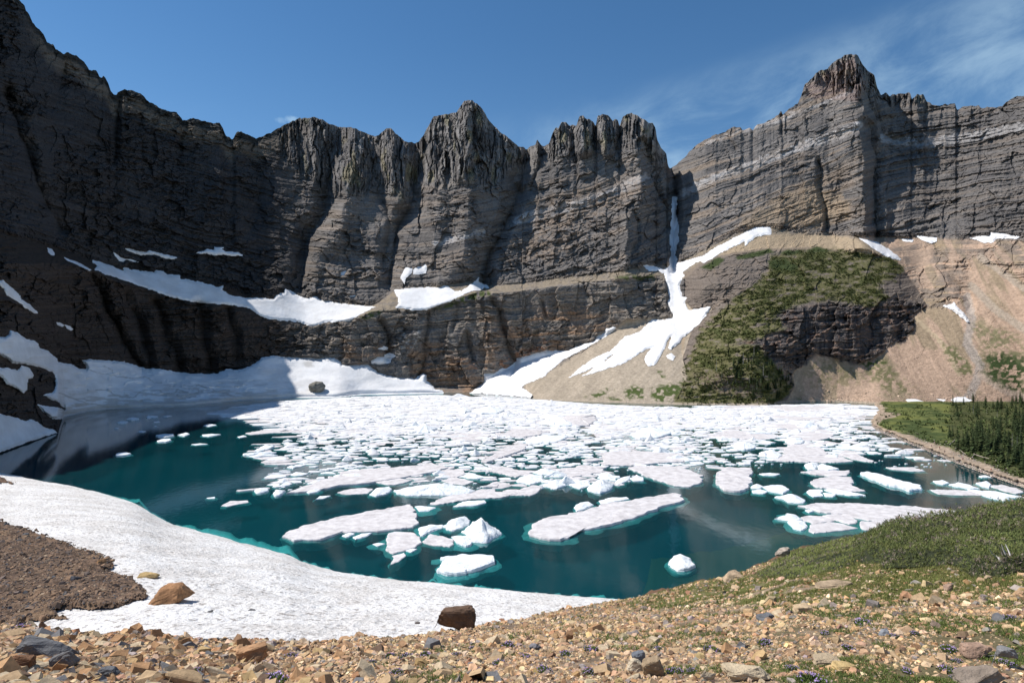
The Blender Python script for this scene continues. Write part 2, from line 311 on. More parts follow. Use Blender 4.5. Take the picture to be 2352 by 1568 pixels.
GLAC = PL("D -60,735 0,750 30,755 60,740 68,705 120,722 190,775 230,775 268,800 270,830 330,850 398,905 398,925 440,932 490,940 540,970 590,978 598,965 570,910 650,908 760,920 850,922 960,958 1000,968 1080,970 1200,990 1300,1005 1400,1008 1500,1005 1560,975 1640,982 1700,962 1760,930 1810,895 1880,882 2000,893 2110,893 2200,900 2300,893 2352,925 E 0,945 100,945 190,940 205,960 260,1000 310,1020 420,1035 500,1040 560,1006 585,1020 590,1060 625,1085 640,1112 700,1125 720,1165 400,1180 100,1190 0,1200 D 2352,1205 2000,1205 1700,1210 1610,1222 1500,1238 1300,1252 1000,1268 800,1276 730,1275 600,1292 570,1305 450,1315 370,1318 320,1290 255,1215 400,1243 442,1252 440,1240 400,1200 330,1170 300,1155 370,1130 385,1100 380,1010 350,990 260,955 150,935 110,940 20,885 -60,860")

def wallD(x, y, detail=True):
    y0 = LN(SHORE, x); y1 = np.minimum(LN(BASE, x), y0 - 4); y2 = np.minimum(LN(LIP, x), y1 - 4); y3 = np.minimum(LN(BACK, x), y2 - 4)
    y5 = np.minimum(LN(RIDGE, x), y3 - 20)
    d0 = HF / (y0 - YH); d1 = np.maximum(LN(D1T, x), d0 + 2); d2 = np.maximum(LN(D2T, x), d1 + 3); d3 = np.maximum(LN(D3T, x), d2 + 3); d5 = np.maximum(LN(D5T, x), d3 + 20)
    D = d0.copy()
    for ya, yb, da, db in ((y0, y1, d0, d1), (y1, y2, d1, d2), (y2, y3, d2, d3), (y3, y5, d3, d5)):
        D = D + np.clip((ya - y) / (ya - yb), 0, 1) * (db - da)
    fade = np.clip((y0 - y) / 14, 0, 1)
    # rounded hill standing out of the right wall
    P = np.array(DOME); bb = (x > P[:, 0].min() - 5) & (x < P[:, 0].max() + 5) & (y > P[:, 1].min() - 5) & (y < P[:, 1].max() + 5)
    dm = np.zeros(x.shape)
    if bb.any():
        sd = sdist(DOME, x[bb], y[bb]); s_ = np.clip(sd / 150, 0, 1); dm[bb] = s_ * (2 - s_)
    D = D - 30 * dm * np.clip((y0 - y) / 60, 0, 1)
    rel = np.zeros(x.shape)
    wx = x + (fbm(x / 60, y / 60, 77, 3) - .5) * 26; wy = y + (fbm(x / 60, y / 60, 78, 3) - .5) * 26
    for L, w, a in GULLY:
        d = linedist(L, wx, wy, w * 3 + 15); rel += a * 1.2 * np.clip(1 - d / (w * 1.7), 0, 1) ** 1.4
    for L, w, a in RIB:
        d = linedist(L, wx, wy, w * 3 + 15); rel -= a * 1.25 * np.clip(1 - d / (w * 1.5), 0, 1)
    lowr = rel * fade
    if not detail: return D + lowr * .6
    # strata coordinate: beds sag left, flat in the middle, rise to the right
    xs = np.arange(-900, 3050, 10.0); sl = np.interp(xs, [-900, 300, 620, 900, 1200, 1560, 1960, 2100, 2352, 3000], [-.34, -.32, -.24, .02, .27, .36, .38, .17, .17, .15])
    S = np.interp(x, xs, np.cumsum(sl) * 10)
    low = sm(-12, 12, y - y3)
    q = y + S * (1 - low) + low * (.06 * x)
    q = q + (fbm(x / 90, y / 90, 5, 3) - .5) * 16
    # column band below the crest
    yc = np.interp(x, [-900, 590, 650, 720, 960, 1080, 1180, 1230, 1300, 1400, 1500, 1535, 1550, 1840, 1850, 1900, 2000, 2020, 2032, 2130, 2145, 3000], [-600, 100, 360, 430, 440, 425, 400, 375, 352, 350, 345, 360, 100, 100, 205, 190, 205, 215, 236, 240, 100, 100]) + (fbm(x / 30, y * 0, 82, 2) - .5) * 50
    colw = sm(25, -25, y - yc) * (1 - low)
    dome_top = dm > .02
    scw = mask(PL("F 0,520 F 1420,180 1190,64 2352,95 W 3000,520 3000,960 F 2352,1230 E 1260,1190 1260,1080 1450,975 1750,800 1960,640 2290,610"), x, y, 6) * (1 - (dm > .03) * 1.0)
    bench = sm(-3, 3, y - y3) * sm(3, -3, y - y2) * (x < 2150)
    snowm = np.zeros(x.shape)
    for P_, _l in SNOWP: snowm = np.maximum(snowm, mask(P_, x, y, 5, 0))
    snowm = np.maximum(snowm, mask(GLAC, x, y, 5, 0))
    rough = (1 - .975 * np.clip(scw - .42 * mask(PL("F 1290,66 1500,88 2352,100 W 3000,560 F 2352,400 2150,270 1985,210 1965,480 1800,560 1690,545 1600,420 1500,250"), x, y, 8), 0, 1)) * (1 - .55 * (dm > .02) * (1 - mask(DCLIFF, x, y, 8))) * (1 - .6 * bench) * (1 - .85 * snowm)
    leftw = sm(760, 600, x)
    big = ridged(wx / 52, wy / 230, 11, 2) - .5
    mid = ridged(wx / 17, wy / 90 + 9, 21, 2) - .5
    fine = ridged(x / 6.5, y / 34, 31, 2) - .5
    mico = fbm(x / 5, y / 5, 41, 3) - .5
    A = .38 + .62 * colw; A = A * (1 - .35 * leftw)
    A = np.where(x > 1570, A * .75, A)
    st = fbm(q / 8, x / 170, 51, 2) ; st = sm(.38, .62, st) - .5
    st2 = fbm(q / 3.2, x / 70, 57, 2) - .5
    jx = x + (fbm(x / 22, y / 22, 79, 3) - .5) * 13; jy = y + (fbm(x / 22, y / 22, 80, 3) - .5) * 13; dip = .25 * (x > 1200)
    f1, e1 = facet(jx / 40, (jy + dip * x) / 52, 201); f2, e2 = facet(jx / 32, (jy + dip * x) / 15, 211); f3, e3 = facet(jx / 13, (jy + dip * x) / 5, 221)
    c1, g1 = facet(jx / 19, jy / 120, 231); c2, g2 = facet(jx / 8, jy / 46, 241); c3, g3 = facet(jx / 3.8, jy / 17, 251)
    rt = 1 - .5 * (x > 1560) * (1 - low)
    pm = .35 + .9 * sm(.4, .6, fbm(x / 80, y / 60, 81, 2)); nonc = (-6.5 * f1 * (1 - .5 * leftw) - 5.0 * f2 * pm - 2.6 * f3 * pm) * rt 
    colm = -18 * c1 - 9.5 * c2 - 4.5 * c3 + 4 * sm(.14, 0, g1) + 2 * sm(.14, .0, g2)
    st = fbm(q / 9, x / 420, 51, 3); st = sm(.40, .60, st) - .5; st2 = sm(.35, .65, fbm(q / 3.6, x / 150, 57, 2)) - .5
    r = -24 * big * A * (.5 + .5 * colw) + nonc * (1 - colw) + colm * colw + 1.8 * mico
    r += (3.0 * st * sm(.30, .60, fbm(x / 90, y / 50, 65, 2)) + 1.5 * st2 * sm(.3, .6, fbm(x / 60, y / 30, 69, 2))) * (1 - colw)
    # big blocky buttress variation
    r += -20 * (fbm(wx / 120, wy / 150, 61, 2) - .5) * (1 - .3 * low)
    r = r * rough * fade * (1 - .8 * snowm)
    # talus: shallow rills running downslope
    r += scw * fade * 1.1 * (ridged((x + np.interp(x, [1150, 1560, 1800, 1950, 2050, 2352], [.9, .8, .3, 0, -.35, -.75]) * (y - 720)) / 22, y / 160, 71, 2) - .5)
    return D + lowr * (1 - .4 * snowm) + r, dict(q=q, st=st, st2=st2, colw=colw, low=low, dm=dm, scw=scw, bench=bench, big=big, mid=mid, y0=y0, y2=y2, y3=y3, leftw=leftw, rel=rel)

def mixc(C, col, w):
    return C * (1 - w[..., None]) + np.array(col)[None, None, :] * w[..., None] if C.ndim == 3 else C * (1 - w[:, None]) + np.array(col)[None, :] * w[:, None]

def build_wall():
    xs = np.concatenate([np.arange(-850, -20, 9.0), np.arange(-20, 2375, 1.7), np.arange(2375, 3001, 9.0)])
    nt_ = 560
    t = np.linspace(0, 1, nt_)
    X, T = np.meshgrid(xs, t)
    y0 = LN(SHORE, X); y5 = LN(RIDGE, X)
    Y = y0 + (y5 - y0) * T
    D, a = wallD(X, Y)
    Px = (X - CX) / F * D; Pz = H + (YH - Y) / F * D
    V = np.stack([Px, D, Pz], -1)
    # rock colours, with shade painted onto the left wall
    n1 = fbm(X / 40, Y / 40, 101, 4); n2 = fbm(X / 9, Y / 6, 111, 3); n3 = fbm(a['q'] / 7, X / 260, 121, 4); n4 = fbm(X / 6, Y / 55, 131, 3)
    C = np.zeros(X.shape + (3,)) + np.array([.205, .188, .176])
    C = mixc(C, (.105, .10, .10), sm(.45, .7, n1) * .6)
    C = mixc(C, (.25, .195, .15), sm(.47, .68, n3) * .5 * (1 - a['colw']))           # warm ledges
    C = mixc(C, (.085, .08, .08), sm(.5, .35, n3) * .30)
    C = mixc(C, (.29, .275, .26), sm(.56, .72, n4) * a['colw'] * .6)                      # pale columns
    C = mixc(C, (.24, .21, .12), sm(.62, .75, fbm(X / 18, Y / 45, 141, 3)) * a['colw'] * .6)  # lichen
    C = mixc(C, (.046, .043, .044), a['leftw'] * .9)  # left wall's shade darkened into its rock colour
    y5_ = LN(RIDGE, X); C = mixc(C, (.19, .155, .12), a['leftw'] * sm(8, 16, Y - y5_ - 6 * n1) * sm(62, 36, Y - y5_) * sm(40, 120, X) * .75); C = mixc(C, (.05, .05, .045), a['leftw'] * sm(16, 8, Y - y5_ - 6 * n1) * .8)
    C = mixc(C, (.072, .055, .045), a['low'] * a['leftw'] * .9); C = mixc(C, (.25, .215, .18), a['low'] * (1 - a['leftw']) * sm(1570, 1540, X) * .7 * sm(.3, .6, n2))  # shade painted on the lower left cliff too; buff on the rest
    ln = fbm(a['q'] / 2.6, X / 190, 125, 3); C = C * (1 + (1 - .8 * a['colw'])[..., None] * .85 * (ln[..., None] - .5)); ln = fbm(X / 2.4, Y / 26, 126, 2); C = C * (1 + a['colw'][..., None] * 1.0 * (ln[..., None] - .5))
    # pale limestone beds
    for L, w in (("W 1190,508 1240,490 1330,468 1410,440 1480,405", 9), ("W 1568,445 1640,410 1740,375 1830,340 1900,318 1975,288", 8), ("W 1620,330 1700,300 1760,285 1800,272 1850,250 1960,210", 3.5),
                 ("W 2030,318 2100,328 2150,325 2250,312 2352,290 2500,270", 10), ("W 1000,560 1060,545 1110,530", 5), ("W 860,240 1960,180", 0.1)):
        d = linedist(PL(L), X + (n2 - .5) * 14, Y + (n2 - .5) * 10, 40); C = mixc(C, (.44, .42, .41), sm(w * 1.4, w * .7, d) * (.55 + .45 * sm(.35, .5, n2)))
    C = mixc(C, (.27, .19, .17), mask(PL("W 1850,200 1900,165 1960,130 1990,190 1975,235 1860,225"), X, Y, 5, 8, 5) * .5)
    # warm dusting on right wall faces
    rw = sm(1560, 1620, X) * (1 - a['low'])
    C = mixc(C, (.28, .215, .16), rw * sm(2000, 1900, X) * sm(.42, .62, n3) * .45)
    C = mixc(C, (.10, .095, .095), rw * sm(2000, 2080, X) * .35)
    C = mixc(C, (.36, .27, .18), mask(PL("C 350,1567 600,1400 850,1280 1080,1340 1200,1460 900,1567"), X, Y, 10, 20, 8) * .6)
    C = mixc(C, (.28, .21, .155), mask(PL("W 1200,600 1230,480 1330,430 1480,395 1470,450 1350,520 1300,600"), X, Y, 14, 20, 18) * .5 * sm(.35, .6, n2))
    # lower cliff: orange and buff
    og = mask(PL("E 0,780 300,830 420,800 560,860 600,760 700,700 870,720 1000,600 1200,700 1350,560 1600,560 1900,600 1900,700 1500,850 1200,900 1000,1000 980,1140 600,1160 350,900 0,960"), X, Y, 14, 22, 3)
    C = mixc(C, (.33, .205, .125), og * sm(.42, .62, n3 * .5 + n1 * .5) * .75)
    C = mixc(C, (.36, .17, .09), mask(PL("E 800,900 1000,960 1200,860 1400,780 1420,850 1100,980 900,960"), X, Y, 8, 18, 4) * sm(.5, .62, n2) * .7)
    C = mixc(C, (.42, .41, .40), mask(PL("E 380,720 520,680 540,790 420,880"), X, Y, 6, 14, 6) * sm(.5, .6, n2) * .8)
    # ledge soil; the shaded left ledges are painted dark
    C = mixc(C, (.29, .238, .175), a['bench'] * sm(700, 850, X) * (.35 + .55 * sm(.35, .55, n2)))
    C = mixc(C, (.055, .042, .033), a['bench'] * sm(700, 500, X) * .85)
    for s_ in ("E 820,490 950,440 1010,430 1030,470 900,500 700,560 640,560", "E 130,620 190,580 260,575 270,600 160,630", "E 1880,330 2140,330 2150,360 1900,350"):
        C = mixc(C, (.085, .105, .04), mask(PL(s_), X, Y, 4, 8, 12) * sm(.35, .5, n2))
    # talus
    beige = np.array([.40, .335, .26]); orange = np.array([.47, .335, .245])
    wR = sm(1780, 1860, X)
    tal = a['scw']
    tc = beige[None, None] * (1 - wR[..., None]) + orange[None, None] * wR[..., None]
    kk = np.interp(X, [1150, 1560, 1800, 1950, 2050, 2352], [.9, .8, .3, 0, -.35, -.75]); xk = X + kk * (Y - 720); sk = fbm(xk / 8, Y / 60, 171, 4); tc = tc * (.85 + .30 * sk[..., None]); gsk = sm(.50, .62, fbm(xk / 26, Y / 70, 175, 3)) * wR; tc = tc * (1 - .45 * gsk[..., None]) + np.array([.19, .175, .10]) * .45 * gsk[..., None]; tc = tc * (.86 + .28 * n2[..., None]) * (.9 + .2 * n1[..., None])
    C = C * (1 - tal[..., None]) + tc * tal[..., None]
    led = mask(PL("F 1290,66 1500,88 2352,100 W 3000,560 F 2352,400 2150,270 1985,210 1965,480 1800,560 1690,545 1600,420 1500,250"), X, Y, 8, 10, 9)
    C = mixc(C, (.22, .18, .15), led * sm(.34, .52, fbm(a['q'] / 5, X / 90, 151, 3)) * (.45 + .55 * sm(.40, .52, n1)) * .9)
    C = mixc(C, (.40, .31, .21), mask(PL("F 250,190 500,60 650,45 950,45 1190,70 1400,200 1150,200 640,160 400,180"), X, Y, 5, 6, 2) * .9)
    C = mixc(C, (.42, .31, .20), mask(PL("F 0,900 30,720 160,580 480,380 200,560 60,560 0,640"), X, Y, 4, 6, 2) * .7)
    for L, w, c in (("F 1960,480 1990,640 1960,800 2050,950 2030,1040 1960,1190", 14, (.40, .345, .30)), ("F 1990,400 2150,560 2352,700 W 2420,780", 12, (.42, .345, .27)), ("F 2050,200 2352,420", 10, (.40, .33, .26)), ("F 2060,1010 2200,1100 2352,1180", 14, (.43, .34, .27)),
                    ("F 1600,620 1750,760 1850,900 1900,1010", 6, (.47, .37, .25)), ("F 1740,740 1880,860 1990,950", 1.6, (.47, .38, .26)), ("F 1760,780 1900,900 1970,1010", 1.4, (.47, .38, .26))):
        d = linedist(PL(L), X + (n2 - .5) * 8, Y, 50); C = mixc(C, c, sm(w, w * .5, d) * .85 * (1 - (a['dm'] > .03)))
    g = .9 * (1 - (a['dm'] > .03))
    C = mixc(C, (.16, .155, .075), mask(PL("F 1260,930 1400,900 1450,980 1560,1060 1640,1170 1400,1150 1250,1000"), X, Y, 14, 20, 13) * sm(.38, .62, n2) * g)
    C = mixc(C, (.13, .14, .06), mask(PL("F 1780,780 1900,840 2000,960 1990,1010 1940,1040 1840,930"), X, Y, 6, 8, 14) * sm(.4, .55, n2) * g)
    C = mixc(C, (.17, .17, .085), mask(PL("F 2000,640 2352,760 2352,1100 2150,1060 2060,900"), X, Y, 16, 20, 15) * sm(.35, .6, n2) * .8)
    C = mixc(C, (.05, .075, .028), mask(PL("F 2110,880 2200,850 2352,900 2352,1140 2200,1080 2080,980"), X, Y, 10, 20, 16) * sm(.36, .5, n2))
    C = mixc(C, (.17, .16, .075), mask(PL("F 830,940 950,900 1150,960 1250,1060 1100,1100 870,1090"), X, Y, 12, 14, 26) * sm(.42, .6, n2) * g * .7)
    for s_ in ("E 1680,1170 1830,1100 1865,1120 1780,1175", "E 1950,1100 2020,1090 2090,1110 2080,1180 1950,1175", "E 2110,1110 2352,1050 2352,1215 2180,1195", "F 0,1050 60,1100 60,1215 0,1215", "F 670,1190 820,1180 900,1205 660,1215", "E 1830,1180 1900,1165 1930,1185 1850,1195", "E 2140,985 2200,990 2240,1030 2200,1030", "F 1200,940 1320,900 1420,930 1300,960"):
        C = mixc(C, (.075, .10, .032), mask(PL(s_), X, Y, 4, 10, 17) * sm(.36, .5, n2))
    # the hill: rock, turf and low spruce
    dm = (a['dm'] > .02) * 1.0
    C = mixc(C, (.20, .16, .13), dm * .7)
    dc = mask(DCLIFF, X, Y, 5, 8, 19)
    C = mixc(C, (.105, .092, .088), dc * .85); C = mixc(C, (.045, .042, .045), dc * sm(.52, .68, n4) * .8); C = mixc(C, (.24, .16, .12), dc * sm(.58, .68, n2) * .7)
    veg = mask(PL("F 30,940 120,720 300,540 480,400 600,300 600,210 700,160 1000,150 1300,185 1440,215 1520,290 1450,370 1350,390 1430,480 1300,545 1100,520 900,500 700,560 640,600 700,700 480,770 340,800 540,830 640,960 760,1090 650,1225 -60,1225 -10,1100 35,1010 0,950"), X, Y, 6, 12, 20)
    vn_ = fbm(X / 16, Y / 6, 161, 4)
    C = mixc(C, (.125, .120, .050), veg * sm(.20, .36, vn_) * .9)
    C = mixc(C, (.075, .086, .032), veg * sm(.48, .60, vn_) * .85)
    C = mixc(C, (.17, .13, .10), mask(PL("F 60,1010 400,1000 540,1100 540,1215 420,1180 200,1130"), X, Y, 8, 10, 24) * sm(.4, .5, n2) * .8)
    for s_ in ("F 670,180 730,152 820,160 825,175 740,192", "F 840,160 920,128 990,150 1000,165 900,175", "F 370,200 480,170 600,145 640,165 480,215 380,220", "F 120,280 240,205 300,215 200,290", "F 590,230 700,210 800,260 780,300 620,290"):
        C = mixc(C, (.055, .072, .028), mask(PL(s_), X, Y, 3, 5, 21))
    # sand strip at the water
    C = mixc(C, (.42, .35, .27), sm(7, 2, a['y0'] - Y) * sm(1220, 1240, X))
    # back side and foot
    rows = [V]; cols = [C]
    for dd, zz in ((14, -14), (60, -90), (220, -330)):
        r = V[-1].copy()[None]; s = (r[..., 1] + dd) / r[..., 1]; r = r * np.stack([s, s, np.ones_like(s)], -1); r[..., 2] = r[..., 2] + zz
        rows.append(r); cols.append(C[-1:] * .9)
    foot = V[0].copy()[None]; foot[..., 2] -= 9; foot[..., 1] -= 3
    rows.insert(0, foot); cols.insert(0, C[:1])
    V = np.concatenate(rows); C = np.concatenate(cols)
    nr, nc = V.shape[:2]
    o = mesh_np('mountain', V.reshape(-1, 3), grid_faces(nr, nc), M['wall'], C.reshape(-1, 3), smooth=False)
    tag(o, kind='structure')

def snow_sheet(name, P, mat, thick, step=1.8, warp=1.2, seed=0, base_edge=6.0, extra=None, cfun=None):
    A = np.array(P); x0, y0 = A.min(0) - 3; x1, y1 = A.max(0) + 3
    xs = np.arange(x0, x1 + step, step); ys = np.arange(y1, y0 - step, -step * .7)
    X, Y = np.meshgrid(xs, ys)
    sd = sdist(P, X + (fbm(X / 7, Y / 7, seed + 201, 3) - .5) * 2 * warp, Y + (fbm(X / 7, Y / 7, seed + 207, 3) - .5) * 2 * warp)
    sh = LN(SHORE, X); Yc = np.minimum(Y, sh + 2.0)
    D = wallD(X, np.minimum(Y, sh), False)
    Dw, _ = wallD(X, np.minimum(Y, sh), True)
    t = sm(-1.5, base_edge, sd) * thick
    Dd = D * .8 + Dw * .2 - t - .6 + (fbm(X / 60, Y / 30, seed + 3, 2) - .5) * thick * .8 * sm(0, 14, sd)
    if extra is not None: Dd = extra(X, Y, sd, Dd)
    # at the water keep the foot on the surface
    foot = sm(14, 0, sh - Y); Dshore = (H - .2) * F / (np.maximum(Yc, sh) - YH); Dd = np.where(foot > 0, Dd * (1 - foot) + np.minimum(Dshore - 1.0, Dd + 10) * foot, Dd)
    Z = np.where(Y > sh + 2.2, -1.5, H + (YH - Yc) / F * Dd)
    V = np.stack([(X - CX) / F * Dd, Dd, Z], -1)
    inside = sd > -1.2
    keep = inside[:-1, :-1] & inside[1:, :-1] & inside[:-1, 1:] & inside[1:, 1:]
    V2, f2, c2 = compact(V.reshape(-1, 3), grid_faces(*X.shape, keep), None if cfun is None else cfun(X, Yc).reshape(-1, 3))
    # side skirt: push an inner copy of the rim back into the rock
    return mesh_np(name, V2, f2, mat, c2, smooth=True)

def glacier_extra(X, Y, sd, D):
    # crevassed bulges near the cliff foot and a pushed-up rim
    c = ridged(X / 45, Y / 14, 301, 2)
    left = sm(760, 500, X)
    return D - 1.6 * sm(.72, .95, c) * left * sm(2, 14, sd) + 2 * sm(.35, .1, fbm(X / 18, Y / 5, 311, 3)) * left * sm(2, 14, sd)

def glacier_cols(X, Y):
    C = np.zeros(X.shape + (3,)) + np.array([.80, .80, .81]); n = fbm(X / 30, Y / 12, 321, 4); C = C * (.86 + .28 * n[..., None])
    wx = X + (n - .5) * 50; wy = Y + (n - .5) * 26; low = sm(60, 20, LN(SHORE, X) - Y)
    for L, w in (("W 200,850 245,862 300,868 360,872", 1.6), ("W 350,880 420,884 470,890 490,900", 1.4), ("W 215,893 270,905 330,905 410,895 480,900", 2.4), ("W 400,905 470,892 520,905 580,915", 2.2), ("W 140,905 200,925 240,930", 2.0), ("W 250,845 262,858", 1.6)):
        C = mixc(C, (.24, .21, .17), sm(w, w * .2, linedist(PL(L), wx, wy, 30)) * .5)
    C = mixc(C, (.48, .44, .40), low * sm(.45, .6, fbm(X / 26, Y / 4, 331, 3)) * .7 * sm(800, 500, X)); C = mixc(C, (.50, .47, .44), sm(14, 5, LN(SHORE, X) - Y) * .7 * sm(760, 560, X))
    C = mixc(C, (.45, .43, .40), mask(PL("D 2090,925 2150,915 2160,960 2110,960"), X, Y, 4, 4) * .6); return C

def build_snow():
    for i, (P, lab) in enumerate(SNOWP):
        area = abs(sum(P[j][0] * P[(j + 1) % len(P)][1] - P[(j + 1) % len(P)][0] * P[j][1] for j in range(len(P)))) / 2
        o = snow_sheet('snow_patch', P, M['snow'], 1.2 if area < 600 else 3.0, step=1.2 if area < 600 else 1.8, warp=1.0 if area < 600 else 2.2, seed=i * 13)
        tag(o, lab, 'snow patch', 'old snow patches on the cliffs and talus')
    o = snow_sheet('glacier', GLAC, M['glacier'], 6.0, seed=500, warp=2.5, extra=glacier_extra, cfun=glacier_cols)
    tag(o, kind='structure')
# ------------------------------------------------------------------ near ground
CREST = tab("-700,1432,34 -300,1438,32 0,1437,30 50,1440,28 130,1448,25 240,1458,22 340,1453,21 400,1468,20 500,1475,20 600,1472,20 700,1478,20 760,1475,20 830,1463,20 900,1469,21 1005,1451,25 1095,1440,31 1200,1424,45 1300,1400,70 1420,1379,112 1480,1369,121 1540,1354,126 1600,1337,130 1660,1328,132 1700,1316,135 1740,1300,139 1790,1283,144 1810,1268,149 1850,1259,150 1900,1247,135 1960,1233,112 2000,1224,100 2060,1217,94 2130,1208,89 2200,1196,85 2240,1187,82 2300,1176,78 2352,1168,75 2500,1140,68 2700,1110,60 3100,1090,50")
DB = 4.3; YB = 1568.0
def f1D(x, y):
    yc = np.interp(x, CREST[:, 0], CREST[:, 1]); dc = np.interp(x, CREST[:, 0], CREST[:, 2])
    t = (y - yc) / (YB - yc); return 1 / np.maximum(1 / dc + t * (1 / DB - 1 / dc), 1e-3)
def f1Y(x, D):
    yc = np.interp(x, CREST[:, 0], CREST[:, 1]); dc = np.interp(x, CREST[:, 0], CREST[:, 2])
    return yc + (1 / D - 1 / dc) / (1 / DB - 1 / dc) * (YB - yc)
def bumpz(X, Y):   # small swells of the ground
    d = np.sqrt(X * X + Y * Y)
    return (fbm(X / 3.1, Y / 3.1, 401, 3) - .5) * .35 * np.clip(d / 20, .15, 1.6)
def ground1(x, y):
    D = f1D(x, y); X = (x - CX) / F * D; return X, D, H + (YH - y) / F * D + bumpz(X, D)

GRASS = PL("I 0,870 100,870 300,810 560,760 800,640 1000,560 1380,500 2010,390 2352,330 W 2500,1120 2500,1345 I 2352,900 2100,960 1900,950 1500,1000 1000,1030 600,1040 100,1030 W 1480,1405 1430,1386")
def build_ground():
    xs = np.arange(-700, 3101, 6.0); nt_ = 260
    yc = np.interp(xs, CREST[:, 0], CREST[:, 1])
    X, T = np.meshgrid(xs, np.linspace(0, 1, nt_) ** 1.0)
    Y = yc[None] + (1640 - yc[None]) * T
    wx, wd, wz = ground1(X, Y)
    V = np.stack([wx, wd, wz], -1)
    n = fbm(wx * 1.3, wd * 1.3, 411, 4); n2 = fbm(wx * .25, wd * .25, 421, 3)
    C = np.zeros(X.shape + (3,)) + np.array([.29, .215, .15]); C = mixc(C, (.19, .14, .10), sm(.4, .6, n)); C = mixc(C, (.155, .105, .075), sm(900, 300, X) * .7)
    gm = mask(GRASS, X, Y, 10, 10, 31)
    C = mixc(C, (.12, .125, .04), np.clip(gm + sm(1250, 1900, X) * .45, 0, 1) * sm(.32, .50, n * .6 + n2 * .4))
    krm = mask(KRUM, X, Y, 6, 4, 32); C = mixc(C, (.05, .055, .025), krm)
    shore = sm(1400, 1450, X) * sm(1880, 1820, X)
    pre = []; prc = []
    slope = np.interp(xs, [1300, 1455, 1495, 1845, 1900, 3100], [.62, .6, .15, .15, .5, .5])
    for dlt in (48, 30, 18, 9, 4, 1.5):
        r = V[0].copy(); s = (r[:, 1] + dlt) / r[:, 1]; r[:, 0] *= s; r[:, 1] += dlt; r[:, 2] -= dlt * slope; pre.append(r)
        c = C[0].copy(); c = c * (1 - shore[0][:, None]) + np.array([.17, .10, .065]) * shore[0][:, None]; prc.append(c)
    V = np.concatenate([np.array(pre), V]); C = np.concatenate([np.array(prc), C])
    post = []
    for k in range(1, 12):
        r = V[-1].copy(); r[:, 1] = V[-1][:, 1] - k * 2.5; r[:, 0] *= (1 + .9 * k); r[:, 2] += .33 * 2.5 * k * .6; post.append(r)
    V = np.concatenate([V, np.array(post)]); C = np.concatenate([C, np.repeat(C[-1:], 11, 0)])
    o = mesh_np('ground', V.reshape(-1, 3), grid_faces(*V.shape[:2]), M['soil'], C.reshape(-1, 3), smooth=True); tag(o, kind='structure')

NSH = tab("-600,1076 -400,1078 -200,1079 -60,1079 0,1087 60,1098 130,1111 190,1124 215,1130 250,1138 285,1149 320,1161 346,1181 380,1199 400,1207 440,1217 500,1233 560,1250 620,1265 666,1277 694,1292 740,1307 800,1319 850,1326 900,1333 1000,1341 1100,1352 1200,1361 1300,1370 1420,1379 1500,1386 1600,1392")
_xs = np.arange(-640, 1641, 4.0); _k = np.hanning(27); _ysm = np.convolve(np.pad(np.interp(_xs, NSH[:, 0], NSH[:, 1]), 13, mode='edge'), _k / _k.sum(), 'valid')
def f2D(x, y):
    ys = np.interp(x, _xs, _ysm); i0 = (ys - YH) / HF; i1 = 1 / 52.0
    i1 = np.interp(x, [-600, 0, 400], [1 / 62., 1 / 60., 1 / 52.])
    return 1 / (i0 + (i1 - i0) * np.clip((y - ys) / (1480 - ys), -.12, 1.4))
SCREE = PL("G -60,440 0,475 60,495 270,560 420,610 600,665 665,690 700,730 775,760 785,800 720,815 860,860 900,880 960,915 1000,950 985,955 1020,985 1000,1005 940,1010 830,1055 700,1065 500,1070 370,1095 390,1120 470,1140 320,1150 310,1165 180,1165 140,1175 130,1200 130,1290 W -500,1500 -500,1180")
SCREE2 = PL("G -120,130 0,162 60,180 108,203 60,200 0,196 -120,190")
